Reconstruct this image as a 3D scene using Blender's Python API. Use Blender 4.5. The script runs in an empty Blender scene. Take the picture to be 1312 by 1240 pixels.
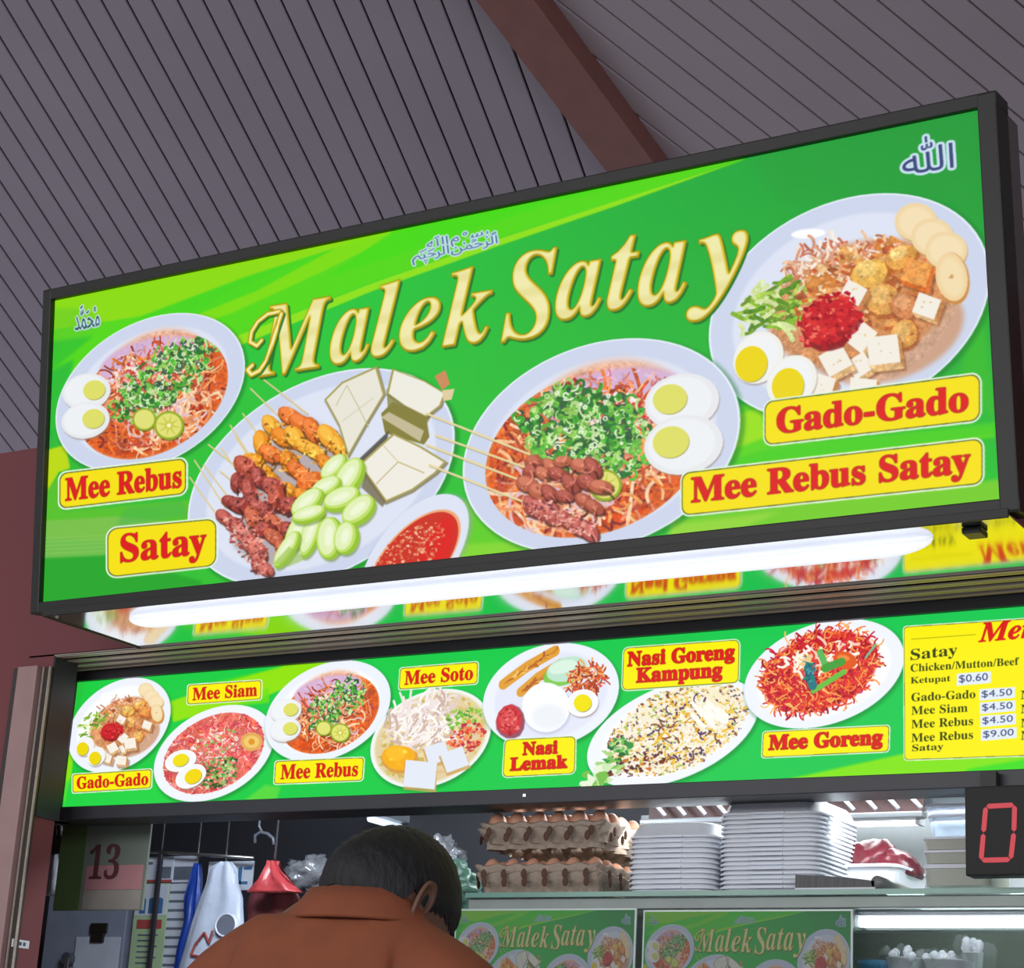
import bpy, bmesh, math, random
import numpy as np
from mathutils import Vector, Matrix
random.seed(5)
C = bpy.context.scene
SC = bpy.context.scene
C = bpy.context.collection
PI = math.pi
# ---------------------------------------------------------------- camera
FPX, YAW, PITCH, ROLL = 2613.24, -0.553357, 0.305933, 0.057699
CAM = Vector((0, 0, 1.4)); K = 2.2/2.4          # K: size of the light box chosen as 2.2 m
_cy, _sy = math.cos(YAW), math.sin(YAW)
FW = Vector((_sy*math.cos(PITCH), _cy*math.cos(PITCH), math.sin(PITCH)))
_r0 = Vector((_cy, -_sy, 0)); _u0 = _r0.cross(FW)
RT = math.cos(ROLL)*_r0 + math.sin(ROLL)*_u0; UP = -math.sin(ROLL)*_r0 + math.cos(ROLL)*_u0
cd = bpy.data.cameras.new('camera'); cd.sensor_fit = 'HORIZONTAL'; cd.sensor_width = 36; cd.lens = FPX/1312*36; cd.clip_start = .05; cd.clip_end = 200
cam = bpy.data.objects.new('camera', cd); C.objects.link(cam); SC.camera = cam
cam.matrix_world = Matrix(((RT.x, UP.x, -FW.x, CAM.x), (RT.y, UP.y, -FW.y, CAM.y), (RT.z, UP.z, -FW.z, CAM.z), (0, 0, 0, 1)))
# ---------------------------------------------------------------- world, added fill lights, exposure
SC.view_settings.view_transform = 'Standard'; SC.view_settings.look = 'None'; SC.view_settings.gamma = 1
SC.view_settings.use_curve_mapping = False; SC.view_settings.exposure = 0
w = bpy.data.worlds.new('world'); SC.world = w; w.use_nodes = True
w.node_tree.nodes['Background'].inputs[0].default_value = (.72, .74, .86, 1); w.node_tree.nodes['Background'].inputs[1].default_value = .62
def area(name, loc, target, size, power, col=(1, 1, 1)):
    l = bpy.data.lights.new(name, 'AREA'); l.shape = 'RECTANGLE'; l.size, l.size_y = size; l.energy = power; l.color = col
    o = bpy.data.objects.new(name, l); C.objects.link(o); o.location = loc
    o.rotation_euler = (Vector(target)-Vector(loc)).to_track_quat('-Z', 'Y').to_euler(); return o
area('hall_fill', (-3.5, -3.2, 3.2), (-2.5, 3.5, 2.4), (5, 1.2), 135, (1, .97, .95))  # both hall areas are added fill behind the camera, no fixtures modelled
area('hall_fill', (2.5, -1.5, 3.0), (-1.5, 3.5, 2.2), (3, 1.2), 70, (.95, .97, 1))
area('stall_fill', (-1.6, 4.6, 2.62), (-1.6, 4.6, 1), (1.8, .5), 42, (.93, .98, 1))  # added fill from above to brighten the goods on the shelf
area('stall_fill', (-1.75, 3.85, 2.02), (-1.75, 5.0, 1.75), (2.9, .06), 9, (.95, .98, 1))  # added fill below the menu board, lights the fronts of boxes and trays
area('stall_fill', (-3.3, 4.05, 2.45), (-3.5, 5.0, 1.9), (.5, .2), 13, (.88, .94, 1))  # added fill to brighten bags, notices and cabinet at the left

def ray(px, py):
    return (float(px)-656)*RT - (float(py)-620)*UP + FPX*FW
def at(px, py, Y):
    d = ray(px, py); return CAM + d*(Y/d.y)
def atz(px, py, Z):
    d = ray(px, py); return CAM + d*((Z-CAM.z)/d.z)
def atd(px, py, D):
    return CAM + ray(px, py)*(D/FPX)

# ---------------------------------------------------------------- materials
def lin(c): return tuple(((x/255)/12.92 if x/255 <= .04045 else ((x/255+.055)/1.055)**2.4) for x in c)
MATS = {}
def mat(name, col, rough=.5, metal=0, noise=.08, scale=12, emit=0, bump=0, alpha=1, trans=0, spec=.5, stretch=None):
    if name in MATS: return MATS[name]
    m = bpy.data.materials.new(name); m.use_nodes = True; nt = m.node_tree; b = nt.nodes['Principled BSDF']; c = lin(col)
    tc = nt.nodes.new('ShaderNodeTexCoord'); n = nt.nodes.new('ShaderNodeTexNoise'); n.inputs['Scale'].default_value = scale; n.inputs['Detail'].default_value = 4
    if stretch:
        mp = nt.nodes.new('ShaderNodeMapping'); mp.inputs['Scale'].default_value = stretch; nt.links.new(tc.outputs['Object'], mp.inputs['Vector']); nt.links.new(mp.outputs['Vector'], n.inputs['Vector'])
    else: nt.links.new(tc.outputs['Object'], n.inputs['Vector'])
    r = nt.nodes.new('ShaderNodeValToRGB'); r.color_ramp.elements[0].position = .3; r.color_ramp.elements[1].position = .7
    r.color_ramp.elements[0].color = (*[x*(1-noise) for x in c], 1); r.color_ramp.elements[1].color = (*[min(1, x*(1+noise)) for x in c], 1)
    nt.links.new(n.outputs['Fac'], r.inputs['Fac']); nt.links.new(r.outputs['Color'], b.inputs['Base Color'])
    b.inputs['Roughness'].default_value = rough; b.inputs['Metallic'].default_value = metal; b.inputs['Specular IOR Level'].default_value = spec
    if bump:
        bp = nt.nodes.new('ShaderNodeBump'); bp.inputs['Strength'].default_value = bump; bp.inputs['Distance'].default_value = .01
        nt.links.new(n.outputs['Fac'], bp.inputs['Height']); nt.links.new(bp.outputs['Normal'], b.inputs['Normal'])
    if emit: nt.links.new(r.outputs['Color'], b.inputs['Emission Color']); b.inputs['Emission Strength'].default_value = emit
    if alpha < 1: b.inputs['Alpha'].default_value = alpha
    if trans: b.inputs['Transmission Weight'].default_value = trans
    MATS[name] = m; return m

def print_mat(name, img, emit=1.0, rough=.25, dim_mix=.62):
    m = bpy.data.materials.new(name); m.use_nodes = True; nt = m.node_tree; b = nt.nodes['Principled BSDF']
    t = nt.nodes.new('ShaderNodeTexImage'); t.image = img; t.interpolation = 'Cubic'; t.extension = 'EXTEND'
    if emit:
        b.inputs['Base Color'].default_value = (.01, .01, .01, 1); nt.links.new(t.outputs['Color'], b.inputs['Emission Color']); b.inputs['Emission Strength'].default_value = emit
    else:
        mx = nt.nodes.new('ShaderNodeMix'); mx.data_type = 'RGBA'; mx.inputs[0].default_value = dim_mix; mx.inputs[7].default_value = (.10, .13, .12, 1)  # print mixed towards dark grey: dim, hazy light put into its colour
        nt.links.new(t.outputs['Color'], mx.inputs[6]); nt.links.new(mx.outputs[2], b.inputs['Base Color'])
    b.inputs['Roughness'].default_value = rough; b.inputs['Specular IOR Level'].default_value = .04; return m

def make_image(name, a):
    h, w_ = a.shape[:2]; im = bpy.data.images.new(name, w_, h); b = np.ones((h, w_, 4), np.float32); b[..., :3] = a[::-1]
    im.pixels.foreach_set(b.ravel()); im.update(); im.pack(); return im

# ---------------------------------------------------------------- mesh helpers
def put(name, bm, m, parent=None, smooth=False, loc=None):
    me = bpy.data.meshes.new(name); bm.normal_update(); bm.to_mesh(me); bm.free()
    for x in (m if isinstance(m, (list, tuple)) else [m]): me.materials.append(x)
    if smooth:
        for p in me.polygons: p.use_smooth = True
    o = bpy.data.objects.new(name, me); C.objects.link(o)
    if loc is not None: o.location = loc
    if parent is not None: o.parent = parent
    return o
def tag(o, label=None, cat=None, group=None, kind=None):
    if label: o['label'] = label
    if cat: o['category'] = cat
    if group: o['group'] = group
    if kind: o['kind'] = kind
    return o
def empty(name, loc=(0, 0, 0), label=None, cat=None, group=None, kind=None, rot=None, M=None):
    o = bpy.data.objects.new(name, None); C.objects.link(o); o.empty_display_size = .05
    if M is not None: o.matrix_world = M
    else:
        o.location = loc
        if rot: o.rotation_euler = rot
    return tag(o, label, cat, group, kind)
def box(bm, a, b, bev=0):
    a, b = Vector(a), Vector(b); r = bmesh.ops.create_cube(bm, size=1, matrix=Matrix.Translation((a+b)/2) @ Matrix.Diagonal((*[max(abs(x), 1e-4) for x in (b-a)], 1)))
    if bev:
        es = {e for v in r['verts'] for e in v.link_edges}; bmesh.ops.bevel(bm, geom=list(es), offset=bev, segments=2, profile=.6, affect='EDGES')
    return bm
def bx(a, b, bev=0): return box(bmesh.new(), a, b, bev)
def tube(bm, pts, r, n=10, caps=True):
    pts = [Vector(p) for p in pts]; rr = r if isinstance(r, (list, tuple)) else [r]*len(pts); rings = []; up = None
    for i, p in enumerate(pts):
        d = (pts[min(i+1, len(pts)-1)]-pts[max(i-1, 0)]).normalized()
        if up is None: up = d.orthogonal().normalized()
        up = (up - d*up.dot(d)).normalized(); s = d.cross(up)
        rings.append([bm.verts.new(p + rr[i]*(math.cos(2*PI*k/n)*up + math.sin(2*PI*k/n)*s)) for k in range(n)])
    for a, b in zip(rings, rings[1:]):
        for k in range(n): bm.faces.new((a[k], a[(k+1) % n], b[(k+1) % n], b[k]))
    if caps: bm.faces.new(rings[0][::-1]); bm.faces.new(rings[-1])
    return bm
def loft(bm, rings, close=(True, True)):
    R = [[bm.verts.new(p) for p in r] for r in rings]; n = len(R[0])
    for a, b in zip(R, R[1:]):
        for k in range(n): bm.faces.new((a[k], a[(k+1) % n], b[(k+1) % n], b[k]))
    if close[0]: bm.faces.new(R[0][::-1])
    if close[1]: bm.faces.new(R[-1])
    return bm
def rrect(w_, d, z, r, n=4):
    p = []
    for cx, cy, a0 in ((w_/2-r, d/2-r, 0), (-w_/2+r, d/2-r, 90), (-w_/2+r, -d/2+r, 180), (w_/2-r, -d/2+r, 270)):
        for i in range(n+1):
            a = math.radians(a0+90*i/n); p.append((cx+r*math.cos(a), cy+r*math.sin(a), z))
    return p
def plank_between(a, b, up, wid, th):
    """a flat board from a to b; up is its thickness direction"""
    d = (b-a).normalized(); s = d.cross(up).normalized(); up = s.cross(d).normalized(); bm = bmesh.new()
    R = []
    for p in (a, b): R.append([p+s*(wid/2)*sx+up*(th*sz) for sx, sz in ((-1, 1), (-1, .25), (-.92, 0), (.92, 0), (1, .25), (1, 1))])
    return loft(bm, R)
# ---------------------------------------------------------------- printed artwork (flat print drawn by the script itself)
def homography(src, dst):
    A = []
    for (x, y), (u, v) in zip(src, dst):
        A.append([x, y, 1, 0, 0, 0, -u*x, -u*y, u]); A.append([0, 0, 0, x, y, 1, -v*x, -v*y, v])
    A = np.array(A, float)
    h = np.linalg.solve(A[:, :8], A[:, 8]); return np.append(h, 1).reshape(3, 3)

def hmap(Hm, p):
    p = np.asarray(p, float).reshape(-1, 2); q = np.c_[p, np.ones(len(p))] @ Hm.T
    return q[:, :2] / q[:, 2:]

GLYPHS = {}
def glyph(s):
    """triangles of a string set in the built-in lettering (units: em)"""
    if s not in GLYPHS:
        cu = bpy.data.curves.new('lettering', 'FONT'); cu.body = s; cu.resolution_u = 3
        o = bpy.data.objects.new('lettering', cu); C.objects.link(o); bpy.context.view_layer.update()
        me = o.to_mesh(); me.calc_loop_triangles()
        co = np.array([v.co[:2] for v in me.vertices]); tr = np.array([t.vertices[:] for t in me.loop_triangles])
        GLYPHS[s] = co[tr]; o.to_mesh_clear(); bpy.data.objects.remove(o); bpy.data.curves.remove(cu)
    return GLYPHS[s]

def serif(s, italic=False):
    r = ''
    for ch in s:
        if 'A' <= ch <= 'Z': r += chr((0x1D468 if italic else 0x1D400) + ord(ch) - 65)
        elif 'a' <= ch <= 'z': r += chr((0x1D482 if italic else 0x1D41A) + ord(ch) - 97)
        elif '0' <= ch <= '9': r += chr(0x1D7CE + ord(ch) - 48)
        else: r += ch
    return r

def dilate(m, r):
    out = m.copy(); R = int(math.ceil(r)); H, W = m.shape
    for dy in range(-R, R+1):
        for dx in range(-R, R+1):
            if dx*dx + dy*dy <= r*r + .3 and (dx or dy):
                ys, yd = slice(max(0, -dy), min(H, H-dy)), slice(max(0, dy), min(H, H+dy))
                xs, xd = slice(max(0, -dx), min(W, W-dx)), slice(max(0, dx), min(W, W+dx))
                out[yd, xd] = np.maximum(out[yd, xd], m[ys, xs])
    return out

def blur(m, r):
    for ax in (0, 1):
        k = int(r)
        if k < 1: continue
        for _ in range(2):
            c = np.cumsum(np.pad(m, [(k+1, k) if a == ax else (0, 0) for a in range(m.ndim)], mode='edge'), axis=ax)
            n = m.shape[ax]
            m = (np.take(c, range(2*k+1, 2*k+1+n), ax) - np.take(c, range(0, n), ax)) / (2*k+1)
    return m

class Canvas:
    """a print drawn shape by shape; every shape is given in picture units and carried onto the panel's plane by Hm"""
    def __init__(s, w, h, Hm, seed=1):
        s.a = np.zeros((h, w, 3), np.float32); s.w, s.h, s.H = w, h, Hm; s.rng = np.random.default_rng(seed); s.clip = None
    def scale(s, p):
        q = hmap(s.H, [p, (p[0]+1, p[1]), (p[0], p[1]+1)])
        return math.sqrt(abs((q[1]-q[0])[0]*(q[2]-q[0])[1] - (q[1]-q[0])[1]*(q[2]-q[0])[0]))
    def box(s, lo, hi, pad=2):
        x0, y0 = max(0, int(lo[0]-pad)), max(0, int(lo[1]-pad)); x1, y1 = min(s.w, int(hi[0]+pad+1)), min(s.h, int(hi[1]+pad+1))
        return x0, y0, x1, y1
    def put(s, b, m, col, al=1.0):
        x0, y0, x1, y1 = b
        if s.clip is not None: m = m * s.clip[y0:y1, x0:x1]
        m = (m*al)[..., None]; col = np.asarray(col, np.float32)/255
        s.a[y0:y1, x0:x1] = s.a[y0:y1, x0:x1]*(1-m) + col*m
    def polymask(s, q, ss=2):
        b = x0, y0, x1, y1 = s.box(q.min(0), q.max(0))
        if x1 <= x0 or y1 <= y0: return b, None
        ys = (np.arange((y1-y0)*ss)+.5)/ss + y0; xs = (np.arange((x1-x0)*ss)+.5)/ss + x0
        ins = np.zeros((len(ys), len(xs)), bool); n = len(q)
        for i in range(n):
            (ax, ay), (bx, by) = q[i], q[(i+1) % n]
            if ay == by: continue
            rows = np.nonzero((ys >= min(ay, by)) & (ys < max(ay, by)))[0]
            if len(rows): ins[rows] ^= xs[None, :] < (ax + (ys[rows]-ay)/(by-ay)*(bx-ax))[:, None]
        return b, ins.reshape(y1-y0, ss, x1-x0, ss).mean((1, 3)).astype(np.float32)
    def poly(s, pts, col, al=1.0, soft=0, canvas=False):
        q = np.asarray(pts, float) if canvas else hmap(s.H, pts)
        b, m = s.polymask(q)
        if m is None: return
        if soft:
            x0, y0, x1, y1 = b; X0, Y0, X1, Y1 = s.box((x0, y0), (x1, y1), soft*2)
            M = np.zeros((Y1-Y0, X1-X0), np.float32); M[y0-Y0:y1-Y0, x0-X0:x1-X0] = m
            b, m = (X0, Y0, X1, Y1), blur(M, soft)
        s.put(b, m, col, al)
    def stroke(s, pts, wd, col, al=1.0, taper=False):
        q = hmap(s.H, pts); r = wd*s.scale(pts[0])/2
        b = x0, y0, x1, y1 = s.box(q.min(0), q.max(0), r+2)
        if x1 <= x0 or y1 <= y0: return
        Y, X = np.mgrid[y0:y1, x0:x1].astype(np.float32) + .5; m = np.zeros(X.shape, np.float32); n = len(q)-1
        for i in range(n):
            ax, ay = q[i]; dx, dy = q[i+1]-q[i]; L = dx*dx+dy*dy+1e-6
            t = np.clip(((X-ax)*dx+(Y-ay)*dy)/L, 0, 1); d = np.hypot(X-ax-t*dx, Y-ay-t*dy)
            rr = r*(1-.8*(i+t)/n) if taper else r
            m = np.maximum(m, np.clip(rr-d+.5, 0, 1))
        s.put(b, m, col, al)
    def ell(s, c, A, B, col, al=1.0, soft=0, n=28):
        t = np.linspace(0, 2*math.pi, n, endpoint=False)
        s.poly(np.c_[c[0]+A[0]*np.cos(t)+B[0]*np.sin(t), c[1]+A[1]*np.cos(t)+B[1]*np.sin(t)], col, al, soft)
    def text(s, txt, quad, col, outline=(), shade=None, fit=True, grow=0):
        """txt's own box is carried onto the quad TL, TR, BR, BL"""
        g = glyph(txt); lo, hi = g.reshape(-1, 2).min(0), g.reshape(-1, 2).max(0)
        Hq = homography([(lo[0], hi[1]), (hi[0], hi[1]), (hi[0], lo[1]), (lo[0], lo[1])], quad)
        t = hmap(s.H, hmap(Hq, g.reshape(-1, 2))).reshape(-1, 3, 2); ss = 3; pad = 12
        b = x0, y0, x1, y1 = s.box(t.min((0, 1)), t.max((0, 1)), pad)
        if x1 <= x0 or y1 <= y0: return
        M = np.zeros(((y1-y0)*ss, (x1-x0)*ss), bool); t = (t - (x0, y0))*ss
        for T in t:
            l = np.maximum(np.floor(T.min(0)).astype(int), 0); h = np.ceil(T.max(0)).astype(int)+1
            if h[0] <= l[0] or h[1] <= l[1]: continue
            X = np.arange(l[0], min(h[0], M.shape[1]))[None, :]+.5; Y = np.arange(l[1], min(h[1], M.shape[0]))[:, None]+.5
            e = [(T[(i+1) % 3, 0]-T[i, 0])*(Y-T[i, 1]) - (T[(i+1) % 3, 1]-T[i, 1])*(X-T[i, 0]) for i in range(3)]
            M[l[1]:h[1], l[0]:h[0]] |= ((e[0] >= 0) & (e[1] >= 0) & (e[2] >= 0)) | ((e[0] <= 0) & (e[1] <= 0) & (e[2] <= 0))
        m = M.reshape(y1-y0, ss, x1-x0, ss).mean((1, 3)).astype(np.float32)
        if grow: m = dilate(m, grow)
        for r, c, al in outline: s.put(b, dilate(m, r), c, al)
        s.put(b, m, col)
        if shade: shade(s, b, m)
    def clip_ell(s, ct, A, B, f):
        t = np.linspace(0, 2*math.pi, 60, endpoint=False); q = hmap(s.H, np.c_[ct[0]+f*(A[0]*np.cos(t)+B[0]*np.sin(t)), ct[1]+f*(A[1]*np.cos(t)+B[1]*np.sin(t))])
        b, m = s.polymask(q); M = np.zeros((s.h, s.w), np.float32); M[b[1]:b[3], b[0]:b[2]] = m; s.clip = M
    def grain(s, ct, A, B, f, amp=.13):
        """uneven tone of photographed food inside an ellipse"""
        t = np.linspace(0, 2*math.pi, 60, endpoint=False); q = hmap(s.H, np.c_[ct[0]+f*(A[0]*np.cos(t)+B[0]*np.sin(t)), ct[1]+f*(A[1]*np.cos(t)+B[1]*np.sin(t))])
        b, m = s.polymask(q)
        if m is None: return
        x0, y0, x1, y1 = b; n = s.rng.normal(size=m.shape).astype(np.float32)
        g = blur(n, 1)*1.6 + blur(s.rng.normal(size=m.shape).astype(np.float32), 3)*3.2 + blur(s.rng.normal(size=m.shape).astype(np.float32), 8)*5
        sub = s.a[y0:y1, x0:x1]; lum = sub.mean(-1); sat = sub.max(-1)-sub.min(-1); k = amp*m*np.clip(sat*4-.45, 0, 1)
        s.a[y0:y1, x0:x1] = np.clip(sub*(1+(g*k)[..., None]), 0, 1)
    # -- looser shapes for food
    def pts_in(s, c, A, B, n, rmax=1.0):
        r = np.sqrt(s.rng.random(n))*rmax; t = s.rng.random(n)*2*math.pi
        u, v = r*np.cos(t), r*np.sin(t)
        return np.c_[c[0]+A[0]*u+B[0]*v, c[1]+A[1]*u+B[1]*v]
    def strands(s, P, length, wd, cols, curl=1.2, al=1.0, ang=None, spread=3.2):
        rg = s.rng
        for p in P:
            a = (rg.random()*2*math.pi if ang is None else ang + (rg.random()-.5)*spread); k = (rg.random()-.5)*2*curl
            L = length*(.6+.8*rg.random()); q = [p]; n = 5
            for i in range(n):
                a += k/n*2; q.append((q[-1][0]+math.cos(a)*L/n, q[-1][1]+math.sin(a)*L/n))
            s.stroke(q, wd*(.75+.5*rg.random()), cols[rg.integers(len(cols))], al)
    def bits(s, P, size, cols, al=1.0, k=5, jag=.35):
        rg = s.rng
        for p in P:
            a = np.sort(rg.random(k)*2*math.pi); r = size*(.6+.7*rg.random())*(1-jag*rg.random(k))
            s.poly(np.c_[p[0]+r*np.cos(a)*1.15, p[1]+r*np.sin(a)*.9], cols[rg.integers(len(cols))], al)
    def chunk(s, p, r, base, hi, lo, ang=0, asp=1.0, k=7):
        """a lump of food: dark edge, body, highlight"""
        rg = s.rng; k = k+5; t = np.linspace(0, 2*math.pi, k, endpoint=False); rr = rg.random(k); rr = r*(.80+.30*(rr+np.roll(rr, 1)+.5*np.roll(rr, 2))/2.5)
        x, y = rr*np.cos(t), rr*np.sin(t)*asp; ca, sa = math.cos(ang), math.sin(ang)
        P = np.c_[x*ca-y*sa, x*sa+y*ca]
        s.poly(P*1.08+(p[0]+r*.08, p[1]+r*.14), lo, .85, 1); s.poly(P*.96+p, base); s.poly(P*.58+(p[0]-r*.16, p[1]-r*.22), hi, .7, 1)
        for _ in range(4):
            a = rg.random()*6.28; s.bits([(p[0]+math.cos(a)*r*.5, p[1]+math.sin(a)*r*.45*asp)], r*.16, [hi, lo, tuple(min(255, x+30) for x in hi)], .8)

def plate(c, ct, A, B, rim=(205, 214, 236), well=(222, 228, 244), edge=(232, 238, 250), w=.83):
    k = lambda v, f: (v[0]*f, v[1]*f)
    c.ell((ct[0]+A[0]*.02, ct[1]+3), k(A, 1.015), k(B, 1.015), (20, 110, 40), .5, 4, 60)
    c.ell(ct, A, B, edge, n=72); c.ell(ct, k(A, .985), k(B, .985), rim, n=72)
    c.ell(ct, k(A, w), k(B, w), well, 1, 3, 60)

def local(ct, A, B):
    return lambda u, v: (ct[0]+A[0]*u+B[0]*v, ct[1]+A[1]*u+B[1]*v)

def egg(c, p, A, B, yolk=(228, 224, 96), yo=(0, 0), ys=.48, white=(232, 236, 240)):
    c.ell((p[0]+1, p[1]+2), A, B, (150, 130, 120), .6, 1); c.ell(p, A, B, white)
    c.ell((p[0]-A[0]*.05, p[1]-1), (A[0]*.85, A[1]*.85), (B[0]*.85, B[1]*.85), (240, 243, 246), .8, 1)
    q = (p[0]+yo[0], p[1]+yo[1]); c.ell((q[0]+.8, q[1]+1), (A[0]*ys, A[1]*ys), (B[0]*ys*1.15, B[1]*ys*1.15), (150, 145, 70), .8)
    c.ell(q, (A[0]*ys, A[1]*ys), (B[0]*ys*1.15, B[1]*ys*1.15), yolk)

def lime(c, p, r, cut=True):
    c.ell((p[0]+1, p[1]+1.5), (r, 0), (0, r*.95), (80, 90, 20), .7); c.ell(p, (r, 0), (0, r*.95), (150, 175, 40))
    c.ell(p, (r*.84, 0), (0, r*.8), (226, 224, 120))
    if cut:
        for i in range(8):
            a = i*math.pi/4+.2; c.stroke([p, (p[0]+math.cos(a)*r*.72, p[1]+math.sin(a)*r*.68)], r*.2, (196, 196, 60), .8, True)
        c.ell(p, (r*.14, 0), (0, r*.14), (245, 245, 200))

GREENS = [(70, 165, 50), (110, 190, 70), (45, 120, 50), (150, 205, 90), (90, 180, 60), (190, 225, 150)]
ORANGES = [(232, 120, 50), (240, 160, 90), (215, 85, 40), (245, 190, 140), (225, 140, 110), (250, 215, 175)]

def mee_rebus(c, ct, A, B, m=1, k=1.0, satay=False, bright=0):
    """noodles in orange gravy, scallions, two halved eggs; m=-1 puts the eggs on the right"""
    plate(c, ct, A, B, *(((235, 240, 250), (248, 250, 253)) if bright else ()))
    if m < 0: B = (B[0], B[1])
    Lc = local(ct, A, B); s = math.hypot(*A)/120; q = lambda f: ((A[0]*f, A[1]*f), (B[0]*f, B[1]*f))
    fc = Lc(.04*m, -.06); c.ell(fc, *q(.79), (225, 120, 60), n=60); c.ell(fc, *q(.77), (222, 96, 38), n=60)
    c.ell(Lc(.0, .2), *q(.60), (236, 170, 130), .9, int(6*s)+1, 40)
    up = Lc(-.04*m, .42); c.ell(up, (A[0]*.55, A[1]*.55), (B[0]*.30, B[1]*.30), (214, 178, 212), 1, int(3*s)+1, 40)
    c.ell(Lc(.02*m, -.62), (A[0]*.42, A[1]*.42), (B[0]*.16, B[1]*.16), (205, 70, 20), .8, 3)
    c.clip_ell(fc, A, B, .79)
    P = c.pts_in(Lc(.1*m, -.1), (A[0]*.7, A[1]*.7), (B[0]*.66, B[1]*.66), int(150*k)); c.strands(P, 22*s, 2.2*s, [(170, 50, 25), (150, 60, 40), (190, 80, 40), (130, 50, 50)], 1.6)
    P = c.pts_in(Lc(.1*m, -.1), (A[0]*.66, A[1]*.66), (B[0]*.64, B[1]*.64), int(260*k)); c.strands(P, 24*s, 2.5*s, ORANGES+[(190, 80, 60), (200, 90, 50)])
    P = c.pts_in(Lc(.28*m, -.42), (A[0]*.40, A[1]*.40), (B[0]*.30, B[1]*.30), int(60*k)); c.strands(P, 26*s, 2.7*s, [(250, 215, 180), (240, 180, 140), (236, 150, 100), (225, 190, 200)], 2)
    P = c.pts_in(Lc(-.02*m, .44), (A[0]*.5, A[1]*.5), (B[0]*.24, B[1]*.24), int(60*k)); c.strands(P, 8*s, 1.5*s, [(235, 190, 215), (205, 110, 120), (225, 200, 225), (190, 160, 200), (220, 130, 110)])
    P = c.pts_in(Lc(-.05*m, .26), (A[0]*.44, A[1]*.44), (B[0]*.2, B[1]*.2), int(230*k)); c.bits(P, 3.4*s, [(245, 225, 215), (225, 90, 70), (235, 150, 120), (250, 240, 235), (215, 170, 150), (200, 60, 50)])
    for f, n, uv in ((.42, 150, (.12, .14)), (.3, 70, (.34, .38)), (.3, 70, (-.06, -.1))):
        u, v = uv; P = c.pts_in(Lc(u*m, v), (A[0]*f, A[1]*f), (B[0]*f*.8, B[1]*f*.8), int(n*k))
        c.bits(P[:len(P)//2], 6.5*s, [(50, 86, 62), (66, 100, 76), (44, 104, 50)], .9); c.strands(P[len(P)//3:], 12*s, 2.7*s, GREENS, 4.2)
        c.strands(P[:len(P)//3], 8*s, 1.3*s, [(232, 242, 215), (205, 232, 165)], 4)
    c.clip = None; c.grain(ct, A, B, .82)
    ey = ((-.56*m, .16), (-.5*m, -.24)) if m > 0 else ((.60, .24), (.55, -.1))
    for i, (u, v) in enumerate(ey):
        R = 27*s; o = ((-80, -1), (-81, 35))[i] if m > 0 else ((103, -56), (105, -1))[i]; R = R if m > 0 else R*(.98, 1.04)[i]; p = (ct[0]+o[0]*s*(1 if m > 0 else .675), ct[1]+o[1]*s*(1 if m > 0 else .675))
        if m < 0: R *= 1.08
        egg(c, p, (R*1.12, -R*.16), (R*.08, R*.84), (222, 222, 104), (R*.36*m, -R*.08), .46, (232, 233, 236))
    if m > 0:
        lime(c, Lc(-.02, -.34), 15*s, False); lime(c, Lc(.26, -.48), 19*s)
    elif satay: lime(c, Lc(.06, -.38), 17*s*.85)

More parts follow.
